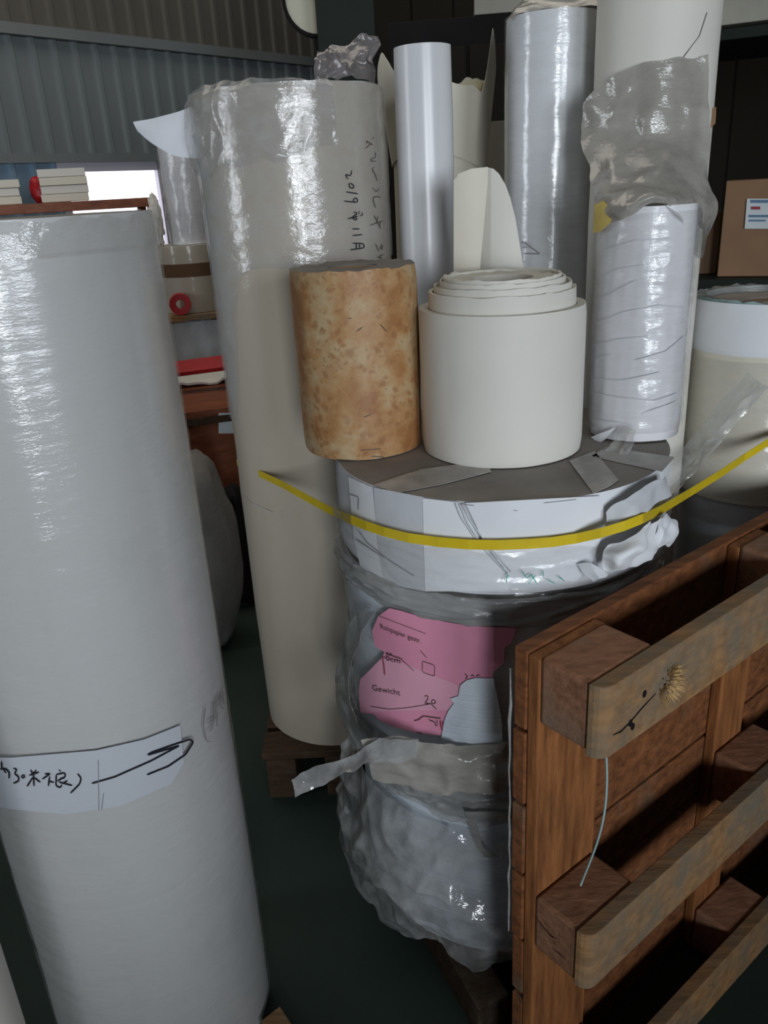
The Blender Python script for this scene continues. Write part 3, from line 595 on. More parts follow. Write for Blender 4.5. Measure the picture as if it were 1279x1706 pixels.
# ---- yellow strap round the lot
def strap():
    pts = []
    for px, py, D in [(395, 771, 1.99), (430, 788, 1.86), (470, 807, 1.72), (515, 832, 1.58), (555, 853, 1.465)]: pts.append(atD(px, py, D))
    for px, py in [(585, 866), (610, 876), (640, 886), (680, 896), (730, 903), (780, 907), (830, 908), (880, 906), (920, 903), (960, 897), (1000, 888), (1040, 876), (1070, 864)]: pts.append(on_cyl(px, py, cS, rS + 0.018 + 0.03 * min(1, max(0, (px - 960) / 60))))
    for px, py, D in [(1100, 850, 1.32), (1150, 820, 1.50), (1200, 789, 1.62), (1240, 762, 1.70), (1290, 730, 1.755), (1330, 706, 1.80)]: pts.append(atD(px, py, D))
    pts.insert(0, Vector((cT.x - rT * 0.93, cT.y + 0.12, pts[0].z + 0.01))); v = []; f = []
    for q in pts:
        d = Vector((0, 0, 1)); v += [q - d * 0.0085, q + d * 0.0085]
    for i in range(len(pts) - 1): f.append((2 * i, 2 * i + 2, 2 * i + 3, 2 * i + 1))
    o = solid(obj('plastic_strap', v, f, 'strap', None, False), 0.0012); return o
tag(strap(), 'yellow plastic strapping band drawn across the wide stack', 'strap')

# ---- on top of the stack: mottled roll
cB, rB = pol(-1.2, 1.507), 0.115
rb = roll('paper_roll', 'short roll of orange-brown mottled decor paper', cB, rB, Z3 + 0.002, 1.425, 'mottled', 'end_dark', 0.045, seed=9, wob=0.002, edge=0.004)
onB = lambda x, y: on_cyl(x, y, cB, rB + 0.0012)
strokes('torn_mark', [[(600, 750), (635, 748)], [(618, 760), (640, 762)], [(606, 695), (618, 690)], [(633, 540), (644, 552)], [(560, 766), (600, 768)], [(579, 531), (586, 530)], [(594, 552), (604, 545)]], onB, 'ink_brown', rb, 1.4)
# ---- cream roll whose inside has slid up
cC, rC = pol(9.0, 1.466), 0.148
rc = thing('paper_roll', (cC.x, cC.y, Z3 + 0.002), 'short smooth cream roll with its inner windings pushed up', 'paper roll')
ring_body('paper_body', cC, rC, 0.131, Z3 + 0.002, 1.350, ['cream', 'end_cream'], rc, wob=0.001, seed=3)
for i, (r1, r0, z, dx) in enumerate([(0.1305, 0.1225, 1.378, 0.0), (0.122, 0.117, 1.388, 0.003), (0.1165, 0.112, 1.382, 0.001), (0.111, 0.106, 1.396, 0.002), (0.105, 0.098, 1.401, 0.003), (0.097, 0.055, 1.396, 0.002)]):
    ring_body('winding', (cC.x + dx * 0.3, cC.y, 0), r1, r0, 1.12, z, ['cream', 'end_cream'], rc, wob=0.0015, seed=i, edge=0.003, nz=4)
ring_body('core_tube', cC, 0.054, 0.047, 1.12, 1.38, ['core', 'core'], rc, seg=32, nz=1, wob=0)
# ---- white film-wrapped bundle on the stack
cW, rW = pol(18.3, 1.56), 0.084
rw = roll('paper_roll', 'slim white roll in wrinkled film standing right of the cream roll', cW, rW, Z3 + 0.004, 1.50, 'wrap_bundle', 'end_cream', 0.025, seed=11, wob=0.004)
onW = lambda d: (lambda x, y: on_cyl(x, y, cW, rW + d))
shell('stretch_film', cW, rW + 0.001, 170, 370, 1.11, 1.49, 'film', rw, 0.0035, 18, 13, 80, 70, zs=3.0)
strokes('film_crease_shade', [[(988, 505), (1020, 488), (1062, 466)], [(990, 540), (1040, 520), (1100, 508), (1140, 512)], [(988, 575), (1030, 566), (1080, 560)], [(1060, 600), (1110, 585), (1142, 560)], [(986, 632), (1040, 634), (1100, 620)], [(985, 655), (1030, 662), (1090, 668), (1130, 655)], [(1070, 690), (1130, 668)], [(990, 470), (1030, 448), (1080, 440)], [(1000, 420), (1060, 400), (1120, 396)], [(990, 600), (1020, 590)], [(985, 700), (1030, 704), (1060, 712)]], onW(0.0068), 'paper_grey', rw, 1.3)  # shade of the film creases painted as flat grey lines
patch('paper_flap', [(984, 728), (1000, 722), (1026, 712), (1008, 732), (998, 738)], onW(0.010), 'paper_white', rw, 8)
sheet('gathered_film', [[(1030, 712, 1.462), (1046, 708, 1.46), (1060, 716, 1.462)], [(1020, 738, 1.44), (1040, 742, 1.43), (1054, 740, 1.445)], [(998, 760, 1.405), (1024, 762, 1.40), (1046, 758, 1.41)]], 'film_top', rw, 18, 0.007, 30)
patch('yellow_tape', [(990, 342), (1004, 334), (1026, 352), (1016, 372), (1000, 386), (988, 388)], onW(0.012), 'yellow', rw, 8)
# ---- rolls standing on the floor behind the stack
cR1, rR1 = pol(12.05, 1.95), 0.097
ra = roll('paper_roll', 'tall bright white film-wrapped roll behind the short cream roll', cR1, rR1, 0.0, 1.86, 'wrap_white', 'end_cream', 0.035, seed=14)
shell('stretch_film', cR1, rR1 + 0.001, 170, 370, 1.3, 1.862, 'film', ra, 0.0016, 16, 17, 70, 90, zs=2.4)
strokes('marker_triangle', [[(870, 402), (900, 423), (872, 422)], [(868, 404), (876, 404)], [(870, 412), (878, 412)]], lambda x, y: on_cyl(x, y, cR1, rR1 + 0.007), 'ink_grey', ra, 1.4)
sheet('loose_film_top', [[(845, 35, 1.90), (880, 22, 1.88), (930, 14, 1.87), (1000, 10, 1.88)], [(870, 0, 1.95), (900, -12, 1.93), (940, -20, 1.93), (1000, -20, 1.93)]], 'film_torn', ra, 18, 0.008, 20)
cR2, rR2 = pol(18.2, 1.83), 0.113
rbk = roll('paper_roll', 'tallest white roll with torn grey film, rising out of the frame', cR2, rR2, 0.0, 2.05, 'cream', 'end_cream', 0.035, seed=15)
sheet('torn_film', [
    [(1003, 138, 1.72), (1058, 112, 1.705), (1112, 98, 1.70), (1180, 94, 1.745)],
    [(972, 176, 1.735), (1050, 180, 1.695), (1112, 180, 1.69), (1182, 165, 1.74)],
    [(970, 225, 1.73), (1045, 240, 1.68), (1112, 240, 1.67), (1180, 240, 1.73)],
    [(984, 290, 1.66), (1045, 300, 1.58), (1110, 300, 1.57), (1178, 308, 1.69)],
    [(990, 335, 1.54), (1048, 332, 1.465), (1108, 326, 1.47), (1194, 345, 1.66)],
    [(989, 384, 1.53), (1045, 362, 1.465), (1106, 342, 1.475), (1182, 392, 1.66)]], 'film_torn', rbk, 44, 0.007, 20)
sheet('film_tail', [[(1106, 342, 1.48), (1150, 345, 1.56), (1194, 345, 1.66)], [(1138, 372, 1.50), (1160, 376, 1.57), (1186, 380, 1.66)], [(1152, 420, 1.58), (1160, 428, 1.62), (1170, 428, 1.66)]], 'film_clear', rbk, 20, 0.006, 24)
strokes('wrap_edge', [[(1178, 20), (1165, 60), (1138, 95)], [(1150, 80), (1138, 96)]], lambda x, y: on_cyl(x, y, cR2, rR2 + 0.002), 'ink_grey', rbk, 1.2)
sheet('brown_tape_piece', [[(1178, 185, 1.80), (1192, 178, 1.80)], [(1178, 220, 1.80), (1190, 206, 1.80)]], 'cardboard', rbk, 8, 0.002)
cH, rH = pol(4.05, 1.88), 0.0607
rh = roll('paper_roll', 'slim satin-white bare roll standing behind the mottled roll', cH, rH, 0.0, 1.815, 'satin', 'end_cream', 0.05, seed=18, wob=0.0006)
# ---- loose ivory roll with flared outer sheet
cF = pol(4.9, 2.26)
rf = thing('paper_roll', (cF.x, cF.y, 0), 'loose ivory roll with flared, torn outer sheet behind the slim white roll', 'paper roll')
ring_body('paper_body', cF, 0.118, 0.09, 0.0, 1.615, ['ivory', 'end_cream'], rf, seed=20, wob=0.003)
def spike(s):
    a = 180 + 360 * s
    return 0.03 * fbm(s * 9, 2, 6) + 0.115 * max(0, 1 - abs(a - 335) / 22) + 0.06 * math.exp(-((a - 205) / 16) ** 2) - 0.035 * math.exp(-((a - 285) / 60) ** 2)
fs = shell('flared_sheet', cF, 0.120, 180, 538, 1.60, 1.80, 'ivory', rf, 0.001, 6, 3, 140, 24, zt=spike, zb=lambda s: 0.03 * math.sin(s * 9), prof=lambda s, t: 0.026 * t); solid(fs, 0.001)
fs = shell('inner_sheet', cF, 0.109, 180, 538, 1.60, 1.775, 'ivory_deep', rf, 0.001, 6, 9, 120, 16, zt=lambda s: 0.02 * fbm(s * 7, 5, 5), prof=lambda s, t: 0.018 * t); solid(fs, 0.001)
# ---- curled ivory sheet on the back of the stack
cK, rK = pol(8.15, 1.70), 0.066
rk = thing('paper_curl', (cK.x, cK.y, Z3), 'curled loose ivory sheet with a curved edge behind the cream roll', 'paper sheet')
cK1, cK2 = pol(9.6, 1.72), pol(7.0, 1.71)
patch('outer_turn', [(808, 300), (812, 279), (822, 281), (832, 291), (842, 308), (850, 330), (858, 362), (865, 405), (872, 450), (874, 560), (868, 690), (790, 690), (796, 450), (803, 380)], lambda x, y: on_cyl(x, y, cK1, 0.085), 'cream', rk, 10, 0.0012)
patch('front_flap', [(756, 300), (762, 290), (785, 281), (812, 278), (812, 300), (806, 370), (799, 450), (793, 690), (752, 690), (756, 450)], lambda x, y: on_cyl(x, y, cK2, 0.075), 'ivory', rk, 10, 0.0012)
# ---- greyish roll further back
cG = pol(9.3, 2.45)
roll('paper_roll', 'dull cream roll far back between ivory roll and bright white roll', cG, 0.10, 0.0, 1.70, 'cream', seed=23)
# ---- film-topped roll behind the tall roll
cQ = pol(-0.7, 2.50)
rq = roll('paper_roll', 'white roll hidden behind the tall roll, with shiny crumpled film on top', cQ, 0.066, 0.0, 1.825, 'wrap_white', seed=24)
sheet('crumpled_film', [[(520, 88, 2.47), (548, 80, 2.45), (578, 72, 2.45), (606, 58, 2.45), (630, 60, 2.47)], [(522, 112, 2.44), (550, 106, 2.42), (580, 104, 2.41), (608, 100, 2.42), (626, 98, 2.44)], [(528, 138, 2.45), (552, 130, 2.42), (580, 128, 2.41), (606, 132, 2.42), (622, 136, 2.44)]], 'foil', rq, 40, 0.020, 22)
# ---- wide roll at the right edge and the one it stands on
cX, rX = pol(26.1, 1.95), 0.160
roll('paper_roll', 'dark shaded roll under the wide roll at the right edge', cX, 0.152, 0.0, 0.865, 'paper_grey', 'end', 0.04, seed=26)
rx = roll('paper_roll', 'wide cream roll with a white paper band at the right edge', cX, rX, 0.867, 1.285, 'ivory', 'end', 0.05, seed=27)
ring_body('paper_band', cX, rX + 0.003, rX + 0.0005, 1.190, 1.296, ['paper_white', 'paper_white'], rx, wob=0.001)
shell('stretch_film', cX, rX + 0.002, 170, 370, 0.88, 1.18, 'film', rx, 0.004, 16, 29, 70, 50, zs=2.0)
ring_body('film_collar', cX, rX - 0.01, rX - 0.03, 1.284, 1.300, ['teal', 'film_fold'], rx, wob=0.006, edge=0.01, nz=2)
# clear film strip sticking up
cs = thing('film_strip', atD(1108, 826, 1.42), 'stiff strip of clear plastic film jutting up beside the right roll', 'plastic film')
sheet('film_face', [[(1092, 800, 1.43), (1140, 742, 1.47), (1190, 680, 1.50), (1246, 622, 1.53)], [(1108, 822, 1.42), (1160, 762, 1.45), (1214, 696, 1.48), (1262, 634, 1.52)]], 'film_clear', cs, 26, 0.004, 26)
sheet('folded_edge', [[(1108, 822, 1.42), (1160, 762, 1.45), (1214, 696, 1.48), (1262, 634, 1.52)], [(1116, 832, 1.43), (1170, 772, 1.46), (1226, 702, 1.49), (1276, 642, 1.53)]], 'film_clear', cs, 26, 0.008, 30)

# ---- wooden pallet standing on edge, right foreground
PO = Vector((0.172, 0.961, 0)); PE = Vector((0.794, 0.607, 0)).normalized(); PNn = Vector((PE.y, -PE.x, 0)); PZ = Vector((0, 0, 1)); PHT = 0.95
pa = thing('wooden_pallet', PO, 'worn brown wooden pallet standing on edge in the right foreground', 'pallet')
def pbox(name, e0, e1, n0, n1, z0, z1, mt, bv=0.003):
    return box(name, PO + PE * e0 + PNn * n0 + PZ * z0, PE * (e1 - e0), PNn * (n1 - n0), PZ * (z1 - z0), mt, pa, bv)
LEN = 1.16; dk = 0.024; stg = 0.046; blk = 0.128; skd = 0.152
zz = [0.0, 0.128, 0.142, 0.262, 0.276, 0.396, 0.404, 0.538, 0.546, 0.676, 0.684, 0.812, 0.818, PHT]
for i in range(0, len(zz), 2):
    pbox('deck_board', -0.004 + 0.006 * random.random(), LEN - 0.01 * random.random(), 0.0, dk - 0.0004, zz[i], zz[i + 1], 'wood', 0.0025)
for e0 in (0.0, 0.51, LEN - 0.14):
    pbox('cross_board', e0, e0 + (0.145 if e0 == 0 else 0.10), dk, stg - 0.0004, 0.0, PHT - 0.004, 'wood_v', 0.003)
    for z0 in (0.0, 0.408, 0.842):
        pbox('block', e0 + 0.001, e0 + 0.139, stg, blk - 0.0004, z0, z0 + 0.108, 'wood_block', 0.006)
def skid(z0, z1):
    # board with rounded, worn ends
    n = 10; v = []; f = []; r = 0.022
    prof = [(-0.004 + r * (1 - math.cos(a)), r * (1 - math.sin(a))) for a in [i * math.pi / 2 / 4 for i in range(5)]]
    out = [(blk, -0.002)] + [(skd - r + r * math.sin(a), -0.002 + r - r * math.cos(a)) for a in [i * math.pi / 2 / 5 for i in range(6)]] + [(skd, 0.25), (skd, 0.6), (skd, LEN)] + [(blk, LEN)]
    k = len(out)
    for z in (z0, z1):
        for nn, e in out: v.append(PO + PE * e + PNn * nn + PZ * z)
    f.append(tuple(range(k))); f.append(tuple(reversed(range(k, 2 * k))))
    for i in range(k): j = (i + 1) % k; f.append((j, i, k + i, k + j))
    o = obj('skid', v, f, 'wood_worn', pa, False); bevel(o, 0.010, 3); return o
for z0 in (0.0, 0.406, 0.838): skid(z0, z0 + 0.112)
# splintered knot, nail holes, cracks, wire
v = []; f = []
fc = PO + PE * 0.150 + PNn * skd + PZ * 0.893
for i in range(150):
    a = random.random() * 6.283; rr = 0.026 * math.sqrt(random.random()); b = fc + PE * (rr * math.cos(a)) + PZ * (rr * math.sin(a))
    dr = (PNn * (0.5 + random.random()) + PE * (math.cos(a) * 0.9) + PZ * (math.sin(a) * 0.9)).normalized() * (0.006 + 0.010 * random.random()); wv = dr.orthogonal().normalized() * 0.0011; k = len(v)
    v += [b - wv, b + wv, b + dr.normalized().cross(wv), b + dr]; f += [(k, k + 1, k + 3), (k + 1, k + 2, k + 3), (k + 2, k, k + 3)]
tag(obj('splintered_knot', v, f, 'splinter', pa, False, label='fuzzy straw-coloured splinters'), kind='stuff')
for e, z in ((0.088, 0.905), (0.066, 0.863), (0.060, 0.872)):
    c0 = PO + PE * e + PNn * (skd + 0.0006) + PZ * z
    vv = [c0 + PE * (0.0045 * math.cos(a)) + PZ * (0.006 * math.sin(a)) for a in [i * math.pi / 4 for i in range(8)]]
    solid(obj('nail_hole', vv, [tuple(range(8))], 'black', pa, False), 0.0006)
onSk = lambda e, z: PO + PE * e + PNn * (skd + 0.0008) + PZ * z
def crack(pts, mp, wd=0.0012, mt='black'):
    v = []; f = []
    for i, (a, b) in enumerate(pts):
        ww = wd * (0.3 if i in (0, len(pts) - 1) else 1); v += [mp(a, b - ww), mp(a, b + ww)]
    for i in range(len(pts) - 1): f.append((2 * i, 2 * i + 2, 2 * i + 3, 2 * i + 1))
    obj('crack', v, f, mt, pa, False)
crack([(0.022, 0.872), (0.04, 0.869), (0.06, 0.874), (0.085, 0.884), (0.115, 0.893)], onSk, 0.0016)
onEnd = lambda n_, z: PO + PE * -0.0004 + PNn * n_ + PZ * z
crack([(stg + 0.002, 0.477), (stg + 0.02, 0.468), (stg + 0.036, 0.463), (stg + 0.045, 0.467)], onEnd, 0.0012)
crack([(stg + 0.04, 0.440), (stg + 0.055, 0.441), (stg + 0.064, 0.440)], onEnd, 0.0010)
wp = []
for i in range(19):
    t = i / 18; z = 0.842 - 0.312 * t
    wp.append(PO + PE * (0.050 + 0.010 * t) + PNn * (blk - 0.008 + 0.010 * math.sin(t * 4.0) - 0.026 * t * t) + PZ * z)
tube('wire', wp, 0.0018, 'teal', pa, 6)
fr = [PO + PE * (0.0 - 0.004) - PNn * 0.004 + PZ * z for z in [0.40 + 0.03 * i for i in range(18)]]
fr = [q + Vector((0.003 * fbm(i * 0.7, 1, 1), 0.002, 0)) for i, q in enumerate(fr)]
tube('torn_film_edge', fr, [0.0012 + 0.002 * abs(fbm(i * 0.9, 3, 3)) for i in range(18)], 'film_fold', pa, 6)

# ================================================================== BACKGROUND THINGS
# left: desk, draped table behind it, high rack with bundles
aD = math.radians(13.0)
def polp(a, D, z): return pol(a, D, z)
def frame_at(a, D):
    c = pol(a, D); fw = c.normalized(); rt = Vector((fw.y, -fw.x, 0)); return c, rt, fw
c, rt, fw = frame_at(-16, 3.28)
dsk = thing('desk', c, 'reddish-brown wooden desk seen in the gap between the tall rolls', 'desk')
box('desk_top', c - rt * 0.55 + Vector((0, 0, 0.72)), rt * 1.0, fw * 0.55, (0, 0, 0.03), 'desk', dsk)
box('desk_edge', c - rt * 0.55 - fw * 0.006 + Vector((0, 0, 0.69)), rt * 1.0, fw * 0.02, (0, 0, 0.03), 'wood_dark', dsk)
box('front_panel', c - rt * 0.53 + fw * 0.03 + Vector((0, 0, 0.06)), rt * 0.96, fw * 0.02, (0, 0, 0.63), 'desk', dsk)
for s in (-0.53, 0.40): box('leg', c + rt * s + fw * 0.06, rt * 0.04, fw * 0.45, (0, 0, 0.69), 'wood_dark', dsk)
def lbl(px0, py0, px1, py1, D, mt, parent, name):
    q = [atD(px0, py0, D), atD(px1, py0, D), atD(px1, py1, D), atD(px0, py1, D)]; solid(obj(name, q, [(0, 3, 2, 1)], mt, parent, False), 0.001)
lbl(364, 688, 392, 722, 3.29, 'sticker', dsk, 'paper_tag')
# red folder and papers on the desk
q = [atD(285, 626, 3.62), atD(392, 612, 3.62), atD(392, 592, 3.70), atD(285, 606, 3.70)]
fo = obj('folder', q, [(0, 1, 2, 3)], 'red', None, False); solid(fo, 0.02); tag(fo, 'red folder lying at the back of the brown desk', 'folder')
c2 = atZ(335, 636, 0.752)
vv = []; ff = []
for j in range(7):
    for i in range(9):
        u, w_ = i / 8 - 0.5, j / 6 - 0.5; vv.append(c2 + rt * (u * 0.26) + fw * (w_ * 0.20) + Vector((0, 0, 0.012 + 0.014 * fbm(u * 5, w_ * 5, 3) + 0.010 * abs(u))))
for j in range(6):
    for i in range(8): a = j * 9 + i; ff.append((a, a + 1, a + 10, a + 9))
pp = obj('paper_sheaf', vv, ff, 'cream', None); solid(pp, 0.010); tag(pp, 'off-white papers lying on the brown desk in front of the red folder', 'paper')
# table with grey cover
c, rt, fw = frame_at(-16, 3.95)
tb = thing('work_table', c, 'wooden table with a grey sheet hanging down, behind the brown desk', 'table')
box('table_top', c - rt * 0.5 + Vector((0, 0, 1.02)), rt * 0.95, fw * 0.6, (0, 0, 0.028), 'wood_worn', tb)
for s in (-0.48, 0.38):
    for d in (0.04, 0.5): box('leg', c + rt * s + fw * d, rt * 0.05, fw * 0.05, (0, 0, 1.02), 'wood_dark', tb)
vv = []; ff = []; nx, nzz = 60, 16
for j in range(nzz + 1):
    for i in range(nx + 1):
        u = i / nx; z = 1.015 - 0.40 * j / nzz
        vv.append(c + rt * (-0.49 + 0.93 * u) + fw * (0.01 - 0.03 * abs(fbm(u * 9, z * 3, 2)) * (0.3 + j / nzz)) + Vector((0, 0, z)))
for j in range(nzz):
    for i in range(nx): a = j * (nx + 1) + i; ff.append((a, a + 1, a + nx + 2, a + nx + 1))
solid(obj('grey_sheet', vv, ff, 'tarp', tb), 0.002)
# on it: wide roll with brown tape, white rolls above, red tape
ct = pol(-12.05, 4.16)
r1 = roll('paper_roll', 'short off-white roll with a brown tape band on the draped table', ct, 0.16, 1.05, 1.355, 'wrap_tall', 'end_cream', 0.04, seed=31)
ring_body('brown_tape_band', ct, 0.1625, 0.1605, 1.215, 1.275, ['cardboard', 'cardboard'], r1, seg=64, nz=1, wob=0)
c3 = pol(-11.75, 4.14)
r2 = roll('paper_roll', 'white film-wrapped roll standing on the brown-taped roll', c3, 0.098, 1.357, 1.80, 'wrap_bundle', 'end_cream', 0.03, seed=33, wob=0.006)
shell('stretch_film', c3, 0.100, 170, 370, 1.37, 1.80, 'film', r2, 0.006, 14, 35, 60, 40)
c4 = pol(-13.1, 3.99)
# red tape roll lying on its side facing the lens
def ring_flat(name, c, ax, r, ri, wd, mt, parent=None):
    ax = ax.normalized(); a = Vector((0, 0, 1)); b = ax.cross(a); v = []; f = []; n = 32
    for d in (0, wd):
        for rr in (r, ri):
            for k in range(n): an = 2 * math.pi * k / n; v.append(c + ax * d + a * (rr * math.sin(an)) + b * (rr * math.cos(an)))
    def R(i): return [i * n + k for k in range(n)]
    A, B, C_, D_ = R(0), R(1), R(2), R(3)
    for k in range(n):
        j = (k + 1) % n; f += [(A[k], A[j], B[j], B[k]), (C_[j], C_[k], D_[k], D_[j]), (A[j], A[k], C_[k], C_[j]), (B[k], B[j], D_[j], D_[k])]
    o = obj(name, v, f, mt, parent, False); bevel(o, 0.002, 1); return o
tr = ring_flat('tape_roll', pol(-13.1, 3.955, 1.050 + 0.05), pol(-13.1, 1), 0.05, 0.020, 0.035, 'red'); tag(tr, 'red tape roll on edge on the draped table', 'tape')
# high rack behind the near roll
c, rt, fw = frame_at(-22, 4.55)
rk_ = thing('storage_rack', c, 'reddish-brown high rack behind the near tall roll', 'rack')
box('top_board', c - rt * 0.95 + Vector((0, 0, 1.53)), rt * 1.62, fw * 0.45, (0, 0, 0.045), 'desk', rk_)
box('shelf_board', c - rt * 0.95 + Vector((0, 0, 0.8)), rt * 1.62, fw * 0.45, (0, 0, 0.03), 'desk', rk_)
for s in (-0.94, 0.62):
    for d in (0.0, 0.40): box('post', c + rt * s + fw * d, rt * 0.045, fw * 0.045, (0, 0, 1.53), 'desk', rk_)
def bundle(name, px0, px1, zb, h, dep, D, layers, label, tw=0.0):
    a0, a1 = az(px0, 310), az(px1, 310); c0 = Vector((D * math.sin(a0), D * math.cos(a0), zb)); c1 = Vector((D * math.sin(a1), D * math.cos(a1), zb)); e = c1 - c0
    fwd = Vector((-e.y, e.x, 0)).normalized() if Vector((-e.y, e.x, 0)).dot(c0) > 0 else -Vector((-e.y, e.x, 0)).normalized()
    t = thing(name, (c0 + c1) / 2, label, 'paper stack', 'paper bundles on the high rack')
    for i in range(layers):
        j = Vector((random.uniform(-1, 1), random.uniform(-1, 1), 0)) * 0.005
        box('ream', c0 + j + PZ * (h * i / layers), e, fwd * dep, PZ * (h / layers - 0.002), 'cream' if i % 2 else 'ivory', t, 0.002)
    return t
bundle('paper_bundle', 66, 146, 1.577, 0.155, 0.2, 4.62, 4, 'larger bundle of cut white paper on the rack, right of the red bag')
bundle('paper_bundle', -8, 32, 1.577, 0.115, 0.2, 4.62, 3, 'smaller bundle of cut white paper on the rack, left of the red bag')
def blob(name, c, sx, sy, sz, mt, label, cat, seed=0, amp=0.18, freq=2.2, parent=None, top=None):
    v = []; f = []; nu, nv = 40, 24
    for j in range(nv + 1):
        ph = -math.pi / 2 + math.pi * j / nv
        for i in range(nu):
            th = 2 * math.pi * i / nu
            d = Vector((math.cos(ph) * math.cos(th), math.cos(ph) * math.sin(th), math.sin(ph)))
            k = 1 + amp * fbm(d.x * freq + seed, d.y * freq, d.z * freq) + amp * 0.5 * (crease(d * freq * 1.5 + Vector((seed, 0, 0))) - 0.3)
            sq = lambda x, e: math.copysign(abs(x) ** e, x)
            z = sz * (0.5 + 0.5 * sq(d.z, 0.7) * k)
            v.append((c[0] + sx * sq(d.x, 0.8) * k, c[1] + sy * sq(d.y, 0.8) * k, c[2] + max(0.0, z)))
    for j in range(nv):
        for i in range(nu): f.append((j * nu + i, j * nu + (i + 1) % nu, (j + 1) * nu + (i + 1) % nu, (j + 1) * nu + i))
    o = obj(name, v, f, mt, parent)
    return tag(o, label, cat) if label else o
blob('plastic_bag', pol(-20.5, 4.84, 1.577), 0.045, 0.06, 0.13, 'red_bag', 'crumpled red plastic bag between two paper bundles', 'bag', 3)
blob('paper_wad', pol(-13.85, 4.10, 1.357), 0.026, 0.04, 0.22, 'cream', 'crumpled white paper wad beside the white film-wrapped roll, above the brown tape', 'paper', 9, 0.3, 2.6)
# sack on the floor behind
blob('sack', pol(-15.6, 2.72, 0.0), 0.20, 0.17, 0.76, 'sack', 'slumped grey woven sack on the floor in front of the desk', 'sack', 12, 0.10, 1.8)
blob('sack', pol(-11.4, 3.02, 0.0), 0.10, 0.10, 0.50, 'black', 'black shape filling the dark gap right of the grey sack', 'bag', 14, 0.12, 2.0)  # black blob put in for the dark of the gap
# wooden board under the near roll
q0, q1 = atZ(424, 1652, 0.03), atZ(446, 1652, 0.03)
bd = box('wood_board', Vector((-0.268, 1.130, 0.001)), (0.14, -0.205, 0), (-0.036, -0.030, 0), (0, 0, 0.03), 'wood_worn', None); tag(bd, 'stub of a wooden board on the floor beside the near roll', 'board')
# column with round wall dial
D = 4.3
a0, a1 = math.degrees(az(528, 50)), math.degrees(az(625, 50)); c, rt, fw = frame_at((a0 + a1) / 2, D); wd = D * math.radians(a1 - a0)
co = thing('steel_column', c, 'dark green steel column behind the rolls', 'column')
box('flange', c - rt * wd / 2, rt * wd, fw * 0.014, (0, 0, 4.99), 'green_steel', co); box('flange', c - rt * wd / 2 + fw * 0.25, rt * wd, fw * 0.014, (0, 0, 4.99), 'green_steel', co); box('web', c - rt * 0.006 + fw * 0.014, rt * 0.012, fw * 0.236, (0, 0, 4.99), 'green_steel', co)
cc = pol(-2.35, 4.50, 1.55 + 4.5 * math.tan(math.radians(10.9)))
wc = thing('wall_clock', cc, 'round pale dial with black rim beside the dark column', 'clock')
axv = pol(-2.35, 1)
ring_flat('rim', cc, axv, 0.165, 0.148, 0.04, 'black', wc); ring_flat('dial_face', cc + axv * 0.012, axv, 0.149, 0.001, 0.012, 'dial', wc)
# right: rack of boxes in the dark
c, rt, fw = frame_at(25.5, 3.2)
rr_ = thing('storage_rack', c, 'dark shelving rack in the shade at the right', 'rack')
for z in (0.35, 1.15, 1.94): box('shelf_board', c - rt * 0.50 + Vector((0, 0, z)), rt * 1.6, fw * 0.6, (0, 0, 0.035), 'green_steel', rr_)
for s in (-0.50, 1.05):
    for d in (0.0, 0.55): box('post', c + rt * s + fw * d, rt * 0.05, fw * 0.05, (0, 0, 1.94), 'green_steel', rr_)
def carton(a, D, z, sx, sy, sz, mt, label, rz=0.0, tape=True, group='cartons on the dark rack'):
    c0, rt0, fw0 = frame_at(a, D); t = thing('cardboard_box', c0 + PZ * z, label, 'box', group)
    cbox('carton', c0 + PZ * z + fw0 * sy / 2, sx, sy, sz, -math.radians(a) + rz, mt, t, 0.004)
    return t
b1 = carton(26.0, 3.26, 1.187, 0.36, 0.3, 0.325, 'cardboard', 'brown cardboard carton with a pale printed sticker at the right edge')
on1 = lambda x, y: atD(x, y, 3.252 / math.cos(az(x, y) - math.radians(26.0)))
stk = patch('sticker', [(1244, 331), (1300, 331), (1300, 381), (1240, 381)], on1, 'sticker', b1, 40, 0.001)
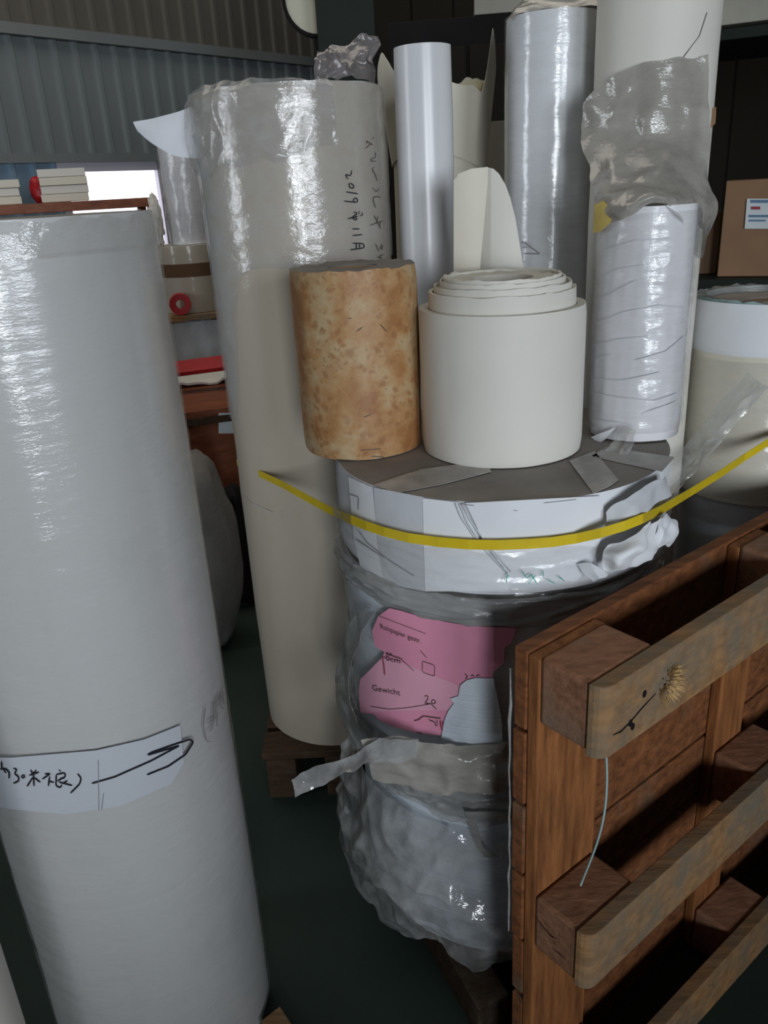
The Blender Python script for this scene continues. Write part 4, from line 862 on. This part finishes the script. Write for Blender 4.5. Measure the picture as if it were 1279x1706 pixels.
on2 = lambda x, y: atD(x, y, 3.248 / math.cos(az(x, y) - math.radians(26.0)))
patch('print_line', [(1250, 333), (1300, 333), (1300, 338), (1250, 338)], on2, 'sticker_blue', stk, 40, 0)
patch('print_line', [(1251, 344), (1266, 344), (1266, 349), (1251, 349)], on2, 'ink_red', stk, 40, 0)
patch('print_line', [(1247, 358), (1290, 358), (1290, 362), (1247, 362)], on2, 'sticker_blue', stk, 40, 0)
patch('print_line', [(1247, 366), (1275, 366), (1275, 369), (1247, 369)], on2, 'sticker_blue', stk, 40, 0)
carton(26.4, 3.22, 0.387, 0.4, 0.4, 0.6, 'cardboard_dark', 'dark brown carton on the lower rack shelf below the stickered carton')
carton(21.9, 3.36, 1.187, 0.10, 0.25, 0.22, 'cardboard_dark', 'small dark carton left of the stickered carton')
carton(19.2, 3.45, 1.187, 0.12, 0.2, 0.30, 'cardboard_dark', 'narrow dark carton at the left end of the rack')
carton(19.0, 3.42, 0.387, 0.16, 0.3, 0.5, 'cardboard_dark', 'dark carton on the lower rack shelf, left')
pb = thing('wrapped_boards', c + PZ * 1.977, 'pale wrapped boards lying on top of the dark rack', 'boards')
for i in range(3): box('board', c - rt * (0.46 - 0.01 * i) - fw * 0.05 + PZ * (1.977 + i * 0.09), rt * 1.5, fw * 0.6, PZ * 0.085, 'pale_board', pb)
c5, rt5, fw5 = frame_at(7.0, 3.6)
cb = thing('cabinet', c5, 'tall dark cabinet in the shade behind the ivory roll', 'cabinet')
box('body', c5 - rt5 * 0.32, rt5 * 0.62, fw5 * 0.5, PZ * 2.15, 'black', cb)
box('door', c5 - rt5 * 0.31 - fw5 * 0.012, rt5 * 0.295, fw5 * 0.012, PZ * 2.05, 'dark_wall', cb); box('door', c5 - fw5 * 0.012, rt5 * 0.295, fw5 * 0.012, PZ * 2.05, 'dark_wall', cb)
sb = box('board_slab', c5 + rt5 * 0.02 + PZ * 2.153, rt5 * 0.5, fw5 * 0.45, PZ * 0.06, 'pale_board'); tag(sb, 'pale grey board slab on top of the dark cabinet', 'board')
